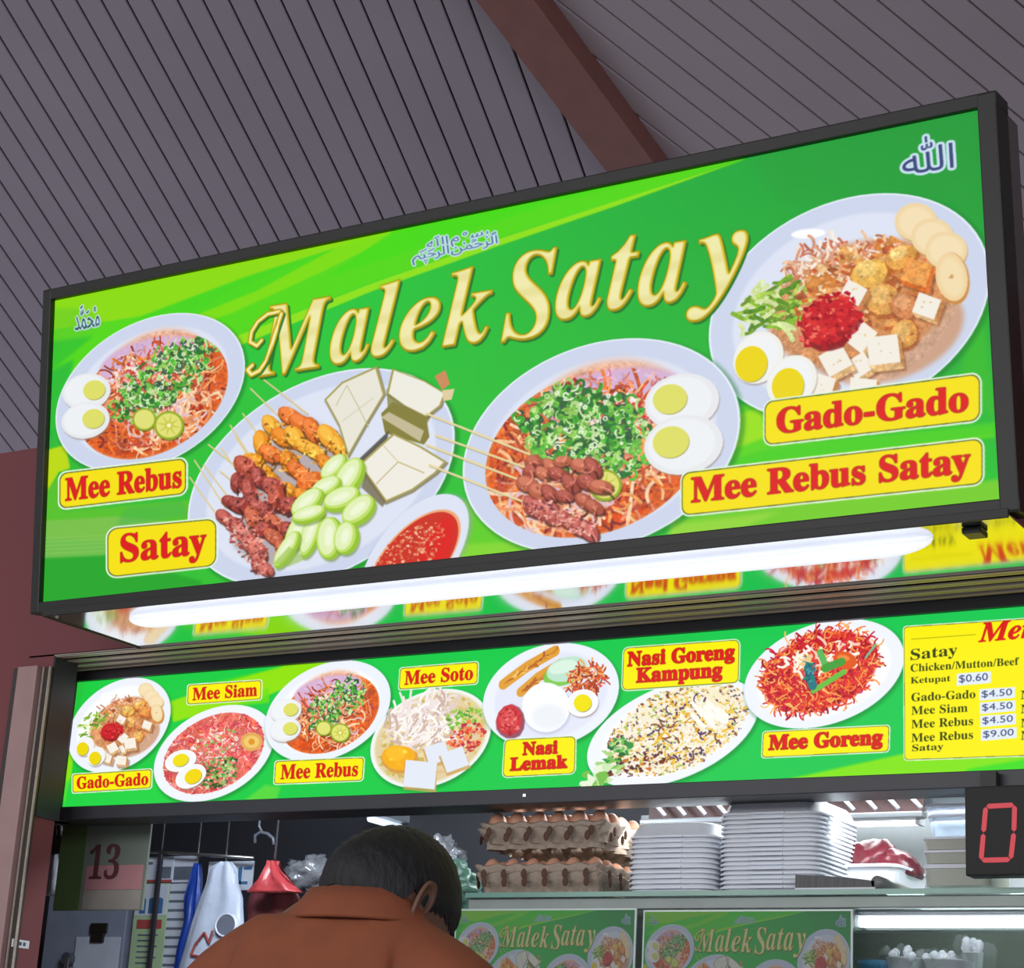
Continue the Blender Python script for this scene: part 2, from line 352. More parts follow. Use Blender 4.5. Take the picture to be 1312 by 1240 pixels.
def gado(c, ct, A, B, k=1.0, bright=0):
    plate(c, ct, A, B, *(((235, 240, 250), (248, 250, 253)) if bright else ()))
    Lc = local(ct, A, B); s = math.hypot(*A)/181; q = lambda f, g=None: ((A[0]*f, A[1]*f), (B[0]*(g or f), B[1]*(g or f)))
    c.ell(Lc(.28, -.28), *q(.56, .46), (205, 160, 130), .95, int(4*s)+1, 40)
    c.ell(Lc(.08, .02), *q(.66, .56), (210, 140, 85), .9, int(5*s)+1, 40)
    c.ell(Lc(-.35, .72), (22*s, -2*s), (2*s, 6*s), (255, 255, 255), .95, 1)
    P = c.pts_in(Lc(-.1, .42), *q(.44, .2), int(190*k)); c.strands(P, 14*s, 3*s, [(245, 225, 205), (225, 160, 130), (215, 120, 90), (250, 238, 225), (190, 110, 80), (235, 190, 150)])
    P = c.pts_in(Lc(-.6, .08), *q(.25, .25), int(70*k)); c.strands(P, 22*s, 5*s, [(130, 180, 50), (170, 205, 80), (110, 150, 50), (215, 230, 160), (90, 140, 40)], .6, ang=-.3, spread=1.6)
    P = c.pts_in(Lc(.12, .12), *q(.5, .42), int(110*k)); c.bits(P, 11*s, [(205, 125, 60), (225, 160, 90), (190, 100, 50), (238, 195, 135), (215, 140, 70), (170, 90, 50)], k=6)
    P = c.pts_in(Lc(.1, .14), *q(.5, .42), int(160*k)); c.bits(P, 4.5*s, [(245, 215, 170), (180, 90, 50), (230, 170, 110), (205, 100, 50)])
    rg = c.rng
    def cube(u, v, r, a, top=(244, 238, 226), side=(222, 180, 125), fr=(205, 140, 80)):
        p = np.array(Lc(u, v)); e = np.array((math.cos(a), math.sin(a)))*r*s; f = np.array((-math.sin(a), math.cos(a)))*r*s*.9; d = np.array((r*.25, r*.42))*s
        c.poly([p-e-f+(1, 2), p+e-f+(1, 2), p+e-f+d+(3, 3), p+e+f+d+(3, 3), p-e+f+d+(1, 3), p-e+f], (140, 85, 50), .55, 1)
        c.poly([p-e+f, p+e+f, p+e+f+d, p-e+f+d], side); c.poly([p+e-f, p+e-f+d, p+e+f+d, p+e+f], fr)
        c.poly([p-e-f, p+e-f, p+e+f, p-e+f], top)
        c.bits(p+(rg.random((3, 2))-.5)*r*s, r*s*.14, [(225, 190, 140)])
    c.chunk(Lc(.12, .28), 26*s, (232, 180, 85), (245, 210, 130), (190, 110, 50), -.2, .8); c.chunk(Lc(.34, .38), 24*s, (235, 170, 80), (250, 215, 140), (200, 110, 40), -.5, .6)
    cube(.46, .22, 17, .3, (238, 160, 80), (220, 110, 40), (225, 120, 50)); c.chunk(Lc(.24, .02), 24*s, (225, 165, 85), (240, 195, 120), (180, 100, 50), .3, .9)
    c.chunk(Lc(.4, -.06), 20*s, (205, 130, 80), (230, 170, 120), (160, 90, 50)); c.chunk(Lc(.42, -.32), 20*s, (225, 160, 80), (240, 195, 120), (180, 100, 50))
    p = Lc(.72, .13); c.ell((p[0]+2, p[1]+2), (20*s, -3*s), (5*s, 33*s), (205, 140, 70), .9, 1); c.ell(p, (20*s, -3*s), (5*s, 31*s), (240, 212, 160)); c.bits([p], 4*s, [(210, 160, 100)])
    for a in ((.02, .12, 14, .5), (.56, -.1, 15, .35), (.1, -.28, 17, -.9), (.12, -.55, 14, -.6), (.28, -.44, 20, -.12), (-.06, -.47, 17, -.5), (-.14, -.68, 15, .3), (.16, -.78, 17, .1)): cube(*a)
    # chilli paste
    c.grain(ct, A, B, .8)
    # crackers on the upper right
    for u, v, r in ((.42, .68, 27), (.55, .52, 27), (.66, .38, 27)):
        p = Lc(u, v); c.ell((p[0]+1, p[1]+2), (r*s, 0), (0, r*s*.9), (200, 160, 100), .8, 1); c.ell(p, (r*s, 0), (0, r*s*.9), (240, 214, 165)); c.ell(p, (r*s*.8, 0), (0, r*s*.7), (246, 226, 188), .8, 2)
    p = Lc(.72, .13); c.ell((p[0]+2, p[1]+2), (20*s, -3*s), (5*s, 33*s), (205, 140, 70), .9, 1); c.ell(p, (20*s, -3*s), (5*s, 31*s), (240, 212, 160)); c.ell(p, (15*s, -2*s), (4*s, 25*s), (244, 224, 180), .8, 2); c.bits([p], 4*s, [(210, 160, 100)])
    c.chunk(Lc(-.17, -.12), 33*s, (200, 35, 40), (205, 45, 50), (130, 15, 25), 0, .95, 9); c.chunk(Lc(-.06, -.06), 27*s, (196, 32, 38), (205, 45, 50), (150, 25, 30), .4, .8, 9)
    P = c.pts_in(Lc(-.13, -.1), *q(.23, .24), int(150*k)); c.bits(P, 5*s, [(225, 50, 50), (180, 20, 35), (240, 110, 90), (150, 15, 30), (205, 30, 40)])
    for u, v, yo in ((-.62, -.34, (-9, 8)), (-.36, -.6, (-5, 6))):
        egg(c, Lc(u, v), (29*s, -20*s), (14*s, 27*s), (236, 214, 12), (yo[0]*s, yo[1]*s), .62, (240, 240, 232))

def mee_siam(c, ct, A, B):
    plate(c, ct, A, B, (238, 242, 250), (250, 250, 252)); Lc = local(ct, A, B); s = math.hypot(*A)/77; q = lambda f: ((A[0]*f, A[1]*f), (B[0]*f, B[1]*f))
    c.ell(Lc(0, 0), *q(.84), (226, 110, 95), n=50)
    c.clip_ell(ct, A, B, .85); P = c.pts_in(Lc(0, 0), *q(.82), 460); c.strands(P, 11*s, 1.6*s, [(225, 80, 90), (240, 150, 150), (205, 60, 70), (250, 200, 190), (235, 120, 80), (215, 90, 110)])
    P = c.pts_in(Lc(0, .15), *q(.38), 130); c.bits(P, 2.6*s, [(250, 240, 235), (240, 200, 190), (225, 120, 110), (150, 190, 90)])
    P = c.pts_in(Lc(.12, -.42), *q(.34), 120); c.bits(P, 4*s, [(110, 160, 70), (70, 120, 50), (150, 190, 100), (200, 220, 160), (50, 90, 40)])
    c.clip = None; c.grain(ct, A, B, .84)
    egg(c, Lc(-.55, -.05), (20*s, -6*s), (3*s, 13*s), (238, 222, 20), (0, -1), .5, (250, 250, 250)); egg(c, Lc(-.32, -.42), (19*s, -9*s), (5*s, 13*s), (240, 214, 10), (3, 0), .55, (250, 250, 250))
    p = Lc(.62, .12); c.ell(p, (14*s, 0), (0, 12*s), (225, 170, 90)); c.ell(p, (10*s, 0), (0, 8*s), (240, 200, 110)); c.ell(p, (4*s, 0), (0, 4*s), (225, 150, 40))

def mee_soto(c, ct, A, B):
    plate(c, ct, A, B, (240, 245, 240), (225, 205, 160), w=.93); Lc = local(ct, A, B); s = math.hypot(*A)/77; q = lambda f, g=None: ((A[0]*f, A[1]*f), (B[0]*(g or f), B[1]*(g or f)))
    P = c.pts_in(Lc(0, 0), *q(.88), 300); c.bits(P, 5*s, [(215, 195, 120), (235, 220, 170), (200, 180, 90), (225, 190, 140)])
    P = c.pts_in(Lc(-.2, .3), *q(.62, .5), 170); c.strands(P, 20*s, 3*s, [(250, 246, 242), (238, 225, 222), (225, 205, 195), (248, 240, 235), (205, 180, 170)], .8, ang=-.7, spread=2)
    P = c.pts_in(Lc(.52, .36), *q(.3, .25), 60); c.bits(P, 4*s, [(120, 190, 60), (90, 160, 60), (220, 220, 120), (160, 200, 80)])
    P = c.pts_in(Lc(.6, -.08), *q(.3, .32), 110); c.bits(P, 3.6*s, [(225, 70, 50), (200, 60, 60), (240, 130, 90), (180, 50, 80), (245, 160, 100)])
    c.chunk(Lc(-.5, -.3), 22*s, (244, 176, 30), (250, 196, 50), (215, 150, 60), 0, .85, 9)
    def blk(u, v, r, a):
        p = np.array(Lc(u, v)); e = np.array((math.cos(a), math.sin(a)))*r*s; f = np.array((-math.sin(a), math.cos(a)))*r*s*.85
        c.poly([p-e-f+(-2, 3), p+e-f, p+e+f+(2, 4), p-e+f+(0, 4)], (205, 160, 90), .8); c.poly([p-e-f, p+e-f, p+e+f, p-e+f], (226, 232, 244))
    blk(.14, -.32, 14, -.3); blk(.45, -.5, 15, -.35); blk(-.1, -.72, 20, .1)

def nasi_lemak(c, ct, A, B):
    plate(c, ct, A, B, (236, 240, 252), (226, 230, 246)); Lc = local(ct, A, B); s = math.hypot(*A)/88
    for (u0, v0), (u1, v1), w in (((-.72, .3), (.0, .85), 13), ((-.45, .12), (.1, .6), 12)):
        a, b = Lc(u0, v0), Lc(u1, v1); c.stroke([a, ((a[0]+b[0])/2-3, (a[1]+b[1])/2-1), b], w*s, (225, 160, 60))
        for i in range(26):
            t = c.rng.random(); p = (a[0]+(b[0]-a[0])*t, a[1]+(b[1]-a[1])*t); c.strands([p], 8*s, 2.2*s, [(190, 110, 40), (240, 195, 100), (210, 140, 50), (160, 90, 60)], .4, ang=-.6, spread=.8)
    p = Lc(.2, .48); c.ell((p[0]-4, p[1]+6), (26*s, -8*s), (4*s, 14*s), (120, 200, 70), .9); c.ell(p, (26*s, -7*s), (3*s, 15*s), (190, 228, 205)); c.ell((p[0]-5, p[1]-3), (18*s, -5*s), (2*s, 8*s), (220, 242, 226), .9, 1)
    P = c.pts_in(Lc(.5, .22), (24*s, -8*s), (3*s, 20*s), 170); c.strands(P, 8*s, 2*s, [(215, 110, 50), (240, 170, 100), (180, 70, 40), (225, 80, 60), (150, 60, 40)], .6)
    p = Lc(-.06, -.22); c.ell((p[0]+1, p[1]+3), (32*s, 0), (0, 32*s), (170, 175, 200), .5, 3); c.ell(p, (31*s, 0), (0, 32*s), (248, 249, 252), n=40); c.ell((p[0]+4, p[1]+12), (22*s, 0), (0, 16*s), (228, 234, 240), .6, 5)
    c.chunk(Lc(-.58, -.42), 19*s, (205, 60, 65), (225, 90, 90), (130, 60, 80), .4, 1.15, 8)
    P = c.pts_in(Lc(-.58, -.42), (14*s, 0), (0, 17*s), 60); c.bits(P, 3*s, [(225, 80, 80), (180, 40, 50), (240, 130, 120)])
    egg(c, Lc(.48, -.2), (20*s, -5*s), (4*s, 17*s), (240, 226, 10), (0, 0), .55, (250, 250, 250))

def nasi_goreng(c, ct, A, B):
    plate(c, ct, A, B, (240, 244, 252), (250, 250, 252)); Lc = local(ct, A, B); s = 1; q = lambda f, g=None: ((A[0]*f, A[1]*f), (B[0]*(g or f), B[1]*(g or f)))
    c.ell(Lc(.05, .05), *q(.78, .84), (244, 236, 214), 1, 4)
    P = c.pts_in(Lc(.05, .05), *q(.82, .86), 1500); c.bits(P, 2.5, [(250, 245, 225), (235, 190, 70), (225, 160, 40), (250, 250, 245), (150, 90, 60), (240, 215, 150), (170, 200, 90), (120, 90, 120), (90, 70, 70), (250, 240, 200), (240, 200, 90)])
    P = c.pts_in(Lc(.2, .0), *q(.5, .55), 120); c.strands(P, 9, 2, [(235, 175, 30), (240, 200, 70), (140, 90, 60), (90, 60, 100), (250, 250, 240)])
    P = c.pts_in(Lc(.28, .45), *q(.14, .3), 16); c.strands(P, 24, 6, [(252, 250, 240), (245, 235, 200)], .3, ang=.9, spread=.5)
    P = c.pts_in(Lc(-.62, -.15), *q(.16, .26), 40); c.bits(P, 5, [(60, 150, 70), (40, 110, 60), (120, 190, 90), (170, 215, 130)])
    P = c.pts_in(Lc(-.72, -.62), *q(.2, .22), 22); c.bits(P, 11, [(205, 232, 180), (170, 215, 130), (230, 242, 215), (120, 190, 80)])
    P = c.pts_in(Lc(-.35, -.5), *q(.35, .2), 60); c.bits(P, 4, [(120, 60, 40), (200, 120, 50), (240, 230, 220), (90, 50, 60)])

def mee_goreng(c, ct, A, B):
    plate(c, ct, A, B, (238, 242, 252), (250, 250, 252)); Lc = local(ct, A, B); q = lambda f, g=None: ((A[0]*f, A[1]*f), (B[0]*(g or f), B[1]*(g or f)))
    c.ell(Lc(-.06, .05), *q(.72, .74), (220, 60, 50), 1, 2)
    P = c.pts_in(Lc(-.06, .06), *q(.72, .76), 300); c.strands(P, 12, 2.2, [(170, 25, 35), (140, 20, 40), (200, 40, 40)], 1.5)
    P = c.pts_in(Lc(-.06, .06), *q(.74, .78), 620); c.strands(P, 14, 1.7, [(225, 55, 45), (240, 120, 50), (205, 30, 60), (245, 160, 80), (190, 30, 50), (235, 80, 50), (250, 190, 110)], 1.5)
    P = c.pts_in(Lc(0, .3), *q(.5, .3), 60); c.strands(P, 12, 3, [(250, 240, 225), (245, 205, 190), (225, 60, 60), (250, 250, 240)])
    p = Lc(.24, .2); c.ell(p, (15, 2), (0, 11), (225, 90, 30)); c.ell((p[0]-2, p[1]-3), (8, 1), (0, 4), (245, 160, 90), .7, 1)
    for (a, b, w, col) in (((-.1, .42), (.02, .1), 8, (90, 185, 90)), ((.0, .1), (.2, .18), 10, (70, 160, 60)), ((-.1, -.3), (.25, -.02), 7, (110, 190, 70)), ((-.26, .3), (-.12, -.2), 11, (40, 120, 130)), ((.5, .2), (.6, .42), 3, (120, 190, 140))):
        c.stroke([Lc(*a), Lc(*b)], w, col)
    P = c.pts_in(Lc(-.18, .05), *q(.06, .2), 30); c.bits(P, 3, [(30, 90, 120), (80, 160, 170), (40, 130, 110)])
    P = c.pts_in(Lc(-.32, .28), *q(.1, .14), 14); c.bits(P, 6, [(250, 245, 225), (240, 200, 140)])

def skewer(c, a, b, col=(226, 206, 150), w=2.0):
    c.stroke([(a[0]+1, a[1]+1.5), (b[0]+1, b[1]+1.5)], w, (120, 110, 80), .45); c.stroke([a, b], w, col)

def label_plate(c, quad, lines, rad=.22, bw=1.0, fill=(246, 226, 8), txt=(222, 26, 26), pads=(.08, .17), yfill=(240, 230, 10)):
    quad = np.asarray(quad, float); W = np.linalg.norm(quad[1]-quad[0]); Hh = np.linalg.norm(quad[3]-quad[0])
    Hq = homography([(0, 0), (W, 0), (W, Hh), (0, Hh)], quad)
    def rr(ins, r):
        p = []
        for cx, cy, a0 in ((W-ins-r, ins+r, -90), (W-ins-r, Hh-ins-r, 0), (ins+r, Hh-ins-r, 90), (ins+r, ins+r, 180)):
            for i in range(7):
                a = math.radians(a0+i*15); p.append((cx+r*math.cos(a), cy+r*math.sin(a)))
        return hmap(Hq, p)
    r = rad*Hh
    c.poly(rr(0, r), (232, 246, 220)); c.poly(rr(2.2*bw, r*.85), (70, 90, 40)); c.poly(rr(3.4*bw, r*.8), fill)
    n = len(lines)
    for i, (t, x0, x1) in enumerate(lines):
        g = glyph(serif(t)).reshape(-1, 2); lo, hi = g[:, 1].min(), g[:, 1].max(); full = max(hi, .68)-min(lo, 0)
        band = Hh*(1-2*pads[1])/n; yb = Hh*pads[1]+band*i; em = band*(.86 if n > 1 else .90)/.72
        base = yb + .72*em*(.97 if n > 1 else 1) if n > 1 or lo > -.05 else yb + .70*em*.93
        if n == 1 and lo < -.05: em *= .9; base = yb+.70*em+band*.0
        q = hmap(Hq, [(x0*W, base-hi*em), (x1*W, base-hi*em), (x1*W, base-lo*em), (x0*W, base-lo*em)])
        k = c.scale(quad[0])
        c.text(serif(t), q, txt, outline=((1.6 if Hh > 34 else 1.0, (140, 40, 10), .85),), grow=.9 if Hh > 34 else .7)

def gold(s, b, m):
    """raised gilt look of the printed title letters"""
    x0, y0, x1, y1 = b
    core = blur(m, 3); inner = np.clip((core-.72)*3.2, 0, 1)*m
    s.put(b, inner, (244, 240, 190))
    sh = np.zeros_like(m); sh[:, 3:] = m[:, :-3]; left = np.clip(m - sh, 0, 1); s.put(b, blur(left, 1)*m, (250, 225, 80), .7)
    sh = np.zeros_like(m); sh[:-3, :] = m[3:, :]; bot = np.clip(m - sh, 0, 1); s.put(b, blur(bot, 1)*m, (150, 120, 10), .8)
    yy = np.sin(np.arange(y0, y1)/11.0)[:, None]*np.ones_like(m); s.put(b, np.clip(yy, 0, 1)*inner, (214, 200, 110), .35)

cv = lambda x, y: (300+x/1.9294, 260+y/1.9294)
TITLE = []
for ch, x0, x1, yt, yb in (('M', 62, 240, 246, 420), ('a', 240, 336, 264, 395), ('l', 342, 412, 196, 378), ('e', 412, 512, 238, 364), ('k', 518, 640, 160, 350), ('S', 664, 800, 120, 336), ('a', 798, 910, 146, 284), ('t', 926, 1004, 84, 262), ('a', 1002, 1120, 100, 250), ('y', 1122, 1272, 78, 284)):
    d = (x1-x0)*.08; TITLE.append((ch, [cv(x0, yt+d), cv(x1, yt-d), cv(x1, yb-d), cv(x0, yb+d)]))
CALLI = [('\uFDFD', [(528, 309), (637, 286), (640, 318), (530, 341)]), ('\uFDF2', [(1155, 180), (1222, 169), (1223, 215), (1158, 225)]), ('\uFDF4', [(93, 393), (126, 387), (128, 418), (96, 424)])]
MENU_LABELS = [([(92, 991), (196, 984), (195, 1011), (92, 1017)], 'Gado-Gado'), ([(240, 876.5), (336.5, 870), (336, 897), (239, 904)], 'Mee Siam'), ([(352, 974), (468, 969), (466, 1001), (350, 1006)], 'Mee Rebus'), ([(512, 855), (614, 846.5), (613, 877), (510, 885)], 'Mee Soto'), ([(646, 946.5), (739, 942), (738, 992), (643, 997)], 'Nasi Lemak'), ([(798, 829), (949, 818), (948, 876), (796, 886)], 'Nasi Goreng Kampung'), ([(977, 936.5), (1141, 928), (1140, 964), (975, 972)], 'Mee Goreng')]

def paint_sign(w, h, quad):
    Hm = homography(quad, [(0, 0), (w, 0), (w, h), (0, h)]); c = Canvas(w, h, Hm, 7); Z = c.poly
    yy, xx = np.mgrid[0:h, 0:w].astype(np.float32); u, v = xx/w, yy/h
    base = np.stack([46-12*u+8*v, 196-38*np.clip(u-.35, 0, 1)*(1-v)*2+np.clip(.5-v, 0, 1)*12 - 18*np.clip(.3-u, 0, 1)*2, 62-10*v+0*u], -1)
    c.a[:] = base/255
    # light rays
    Z([(50, 380), (430, 270), (960, 195), (955, 204), (800, 256), (640, 306), (480, 362), (318, 425), (200, 490), (50, 560)], (84, 216, 20), 1, 3)
    Z([(50, 350), (520, 262), (545, 286), (430, 318), (310, 356), (180, 405), (50, 425)], (142, 220, 6), .95, 2)
    Z([(520, 262), (530, 290), (420, 345), (300, 400), (230, 425), (210, 420), (300, 370), (430, 318)], (128, 222, 6), .9, 2)
    Z([(170, 410), (330, 350), (430, 318), (330, 372), (210, 420)], (70, 214, 24), .9, 2)
    Z([(520, 285), (700, 235), (960, 190), (945, 200), (700, 262), (560, 310), (420, 355)], (70, 218, 16), .9, 2)
    Z([(955, 204), (640, 306), (480, 362), (300, 432), (300, 446), (480, 372), (640, 315), (790, 264)], (148, 226, 20), .95, 1)
    Z([(50, 395), (110, 395), (135, 415), (70, 450), (50, 460)], (92, 200, 40), .5, 6)
    Z([(50, 440), (120, 430), (60, 480), (50, 480)], (40, 190, 50), .7, 5); Z([(55, 480), (95, 460), (70, 560), (55, 570)], (34, 184, 60), .8, 5)
    Z([(50, 580), (84, 570), (90, 600), (75, 606), (56, 640), (50, 640)], (196, 220, 10), .95, 2); Z([(50, 640), (75, 610), (80, 655), (250, 640), (245, 700), (50, 690)], (96, 196, 40), .8, 4)
    Z([(50, 668), (150, 662), (250, 672), (240, 706), (55, 718)], (132, 192, 84), .75, 2); Z([(50, 716), (140, 712), (260, 745), (260, 800), (50, 800)], (40, 168, 44), 1, 3)
    for i in range(5): c.stroke([(56, 690+i*5), (140, 686+i*5)], 1, (170, 205, 120), .35)
    Z([(160, 652), (235, 642), (242, 662), (200, 668), (150, 675)], (70, 180, 80), .5, 5)
    # rays at the lower middle and right
    Z([(590, 640), (640, 650), (720, 720), (560, 740)], (96, 206, 36), 1, 4); Z([(560, 700), (700, 690), (700, 740), (560, 740)], (140, 216, 50), .8, 5)
    Z([(940, 520), (985, 515), (985, 572), (1270, 545), (1275, 560), (870, 610), (940, 560)], (92, 212, 26), 1, 3)
    Z([(948, 530), (975, 522), (982, 560), (942, 575)], (160, 226, 20), .9, 3); Z([(985, 575), (1275, 540), (1280, 556), (880, 604)], (70, 206, 30), .8, 3)
    Z([(860, 665), (1290, 612), (1290, 660), (860, 700)], (122, 206, 40), .95, 4); Z([(860, 672), (1000, 655), (900, 700), (850, 700)], (164, 220, 70), .6, 4)
    Z([(1262, 300), (1262, 420), (1275, 540), (1230, 480)], (60, 190, 40), .7, 6); Z([(960, 195), (1256, 141), (1262, 290), (1180, 250), (1000, 260)], (42, 156, 56), .45, 20)
    # calligraphy
    halo = ((6, (206, 226, 244), 1),); halo2 = ((4, (196, 222, 238), 1),)
    c.text(*CALLI[0], (70, 110, 140), outline=halo2); c.text(*CALLI[1], (60, 74, 120), outline=halo, grow=.8); c.text(*CALLI[2], (40, 84, 84), outline=halo2, grow=.7)
    # dishes
    mee_rebus(c, (193, 503), (121, -22), (15, -100))
    gado(c, (1089, 393), (179, -27), (15, -143))
    # satay platter
    ct, A, B = (413, 612), (170, -35), (22, -136); plate(c, ct, A, B, w=.86)
    for a, b in (((283, 604), (330, 640)), ((262, 596), (300, 645)), ((244, 612), (285, 668)), ((250, 590), (290, 650)), ((303, 560), (330, 600)), ((312, 530), (345, 575)), ((268, 570), (320, 610)), ((322, 498), (370, 545)), ((333, 482), (395, 530)), ((296, 545), (325, 590)), ((285, 575), (320, 625))): skewer(c, a, b, w=1.8)
    def stick(a, b, n, cols, r):
        for i in range(n):
            t = i/(n-1); p = (a[0]+(b[0]-a[0])*t+c.rng.normal()*3, a[1]+(b[1]-a[1])*t+c.rng.normal()*3); k = cols[c.rng.integers(len(cols))]
            an = math.atan2(b[1]-a[1], b[0]-a[0])+c.rng.normal()*.5; c.chunk(p, r*(1.0+.35*c.rng.random()), k, tuple(min(255, x+38) for x in k), tuple(int(x*.5) for x in k), an, .62); c.strands([p], r*1.1, r*.16, [tuple(min(255, x+60) for x in k)], 1.5, .8, an, .8); c.strands([(p[0]+r*.2, p[1]+r*.45)], r*1.2, r*.2, [tuple(int(x*.45) for x in k)], 1.2, .7, an, .6)
    OR = [(232, 146, 30), (240, 165, 45), (220, 125, 25), (225, 110, 40)]; RD = [(176, 74, 54), (190, 90, 60), (150, 58, 50), (165, 70, 60)]
    c.poly([(370, 520), (440, 560), (430, 600), (370, 700), (345, 735), (300, 700), (330, 620)], (110, 70, 50), .35, 6)
    stick((372, 528), (436, 574), 5, OR, 16); stick((350, 545), (420, 592), 6, OR, 15); stick((332, 568), (398, 612), 5, OR, 15); stick((325, 590), (385, 640), 5, OR, 14)
    stick((318, 595), (372, 650), 5, RD, 15); stick((306, 618), (368, 680), 6, RD, 14); stick((298, 640), (362, 700), 6, RD, 14); stick((292, 662), (345, 730), 7, [(190, 96, 84), (176, 80, 70), (205, 120, 105)], 14)
    c.bits(c.pts_in((318, 695), (26, 30), (-12, 14), 130), 3.2, [(225, 150, 135), (170, 70, 60), (210, 120, 105), (235, 175, 160), (140, 60, 60)])
    c.bits(c.pts_in((385, 570), (40, 30), (-20, 25), 60), 3, [(250, 200, 90), (180, 90, 30), (245, 170, 60)])
    c.bits(c.pts_in((345, 650), (40, 40), (-14, 16), 60), 3, [(120, 50, 45), (205, 110, 85), (90, 45, 50)])
    c.grain((362, 640), (80, 45), (-45, 90), .75, .15)
    # rice cakes
    def cake(P, top=(233, 230, 216), edge=(170, 160, 90)):
        P = np.array(P, float); m = P.mean(0); c.poly((P-m)*1.05+m+(1, 2), (110, 100, 60), .7, 1); c.poly((P-m)*1.02+m, edge); c.poly((P-m)*.95+m, top)
    cake([(418, 512), (440, 490), (484, 470), (494, 505), (470, 545), (448, 584), (436, 545)]); c.poly([(497, 500), (508, 480), (560, 500), (556, 530), (540, 560), (500, 545)], (150, 150, 100)); cake([(498, 504), (505, 473), (545, 488), (572, 504), (566, 520), (548, 534), (520, 520)], (238, 236, 224))
    c.poly([(490, 530), (505, 515), (548, 535), (552, 560), (545, 570), (495, 555)], (134, 128, 60)); c.poly([(490, 535), (500, 528), (545, 552), (540, 566)], (196, 186, 150)); c.poly([(462, 588), (500, 552), (496, 575), (470, 600)], (70, 66, 60), .85, 1)
    c.stroke([(432, 520), (446, 494), (460, 520), (474, 548)], 1, (190, 180, 140)); c.stroke([(440, 540), (480, 510)], 1, (205, 200, 170))
    cake([(462, 596), (488, 572), (506, 556), (540, 572), (573, 592), (560, 606), (530, 628), (496, 643), (478, 618)], (240, 236, 226)); c.stroke([(484, 620), (512, 592), (545, 606)], 1.3, (190, 175, 110)); c.stroke([(512, 592), (492, 570)], 1, (205, 195, 150))
    c.poly([(470, 606), (496, 643), (492, 650), (465, 625)], (110, 100, 70), .8, 1); c.poly([(558, 482), (572, 474), (578, 492), (568, 500)], (205, 140, 90)); c.poly([(568, 500), (584, 498), (580, 512), (570, 514)], (225, 205, 160))
    # cucumber
    for x, y, L, wd, a in [(X_, Y_, L_*1.12, w_*1.35, a_) for X_, Y_, L_, w_, a_ in ((430, 600, 34, 16, -.8), (450, 612, 44, 22, -1.0), (420, 625, 34, 16, -.5), (396, 645, 40, 18, -.7), (440, 640, 40, 20, -.4), (385, 680, 52, 18, -1.1), (402, 682, 56, 16, -1.25), (370, 705, 44, 14, -1.0), (462, 655, 40, 22, -.7), (425, 690, 44, 24, -1.5), (446, 690, 34, 22, -1.3), (398, 660, 36, 14, -.3))]:
        d = (math.cos(a)*L/2, math.sin(a)*L/2)
        n_ = (-d[1]*wd/L*1.1, d[0]*wd/L*1.1); d = (d[0]*1.12, d[1]*1.12)
        c.ell((x+1.5, y+3), d, n_, (96, 124, 50), .55, 2); c.ell((x, y), d, n_, (150, 196, 50)); c.ell((x-n_[0]*.10-1, y-n_[1]*.10-1.5), (d[0]*.95, d[1]*.95), (n_[0]*.84, n_[1]*.84), (192, 224, 104)); c.ell((x-n_[0]*.14-1.4, y-n_[1]*.14-2), (d[0]*.84, d[1]*.84), (n_[0]*.66, n_[1]*.66), (226, 241, 184)); c.ell((x-2, y-3), (d[0]*.5, d[1]*.5), (n_[0]*.3, n_[1]*.3), (240, 248, 218), .9, 2)
    c.poly([(352, 722), (372, 700), (395, 716), (372, 726)], (150, 190, 70), .6, 1)
    # sauce dish
    c.ell((534, 714), (70, -24), (24, -78), (150, 165, 170), .5, 4, 60); c.ell((533, 712), (66, -22), (22, -76), (222, 228, 244), n=60)
    c.ell((533, 716), (56, -20), (20, -60), (240, 170, 120), n=50); c.ell((533, 717), (53, -19), (19, -58), (206, 50, 34), n=50); c.ell((560, 705), (22, -12), (10, -40), (225, 30, 26), .8, 6)
    c.bits(c.pts_in((524, 712), (44, -18), (14, -40), 330), 2.7, [(238, 170, 130), (240, 200, 165), (215, 90, 60), (190, 50, 30), (225, 130, 90)])
    # title
    for ch, q in TITLE:
        for off in (3.0, 1.5): c.text(serif(ch, True), [(p[0]+off, p[1]+off) for p in q], (34, 120, 40), grow=2)
        c.text(serif(ch, True), q, (206, 184, 20), outline=((2.6, (156, 134, 12), 1),), shade=gold, grow=1.6)
    for q_, w_ in (([(360, 399), (344, 402), (331, 412), (323, 425), (321, 438), (330, 443), (336, 436)], 1), ([(362, 402), (356, 420), (350, 440), (342, 462), (333, 475), (323, 480), (318, 474), (324, 468)], 1.1)):
        c.stroke([(x+2, y+2) for x, y in q_], 7*w_, (30, 110, 40), .9); c.stroke(q_, 6.6*w_, (170, 138, 10)); c.stroke(q_, 5*w_, (212, 178, 24)); c.stroke(q_, 2.6*w_, (244, 240, 178))
    # noodles with satay
    mee_rebus(c, (772, 571), (177, -22), (15, -136), m=-1, satay=True, k=1.5)
    R2 = [(172, 84, 60), (186, 98, 70), (160, 70, 56)]
    for a, b in (((548, 530), (680, 582)), ((560, 558), (678, 600)), ((548, 570), (676, 618)), ((552, 596), (670, 642))): skewer(c, a, b, (232, 216, 160), 2.6)
    stick((684, 585), (760, 600), 5, R2, 13); stick((682, 600), (768, 622), 6, R2, 13); stick((676, 622), (762, 648), 6, R2, 13); stick((680, 642), (762, 680), 8, [(196, 104, 90), (180, 84, 74), (210, 126, 110)], 14)
    c.bits(c.pts_in((720, 662), (48, 18), (-6, 14), 170), 3.2, [(232, 160, 145), (170, 70, 60), (214, 120, 105), (240, 185, 170), (120, 60, 70)])
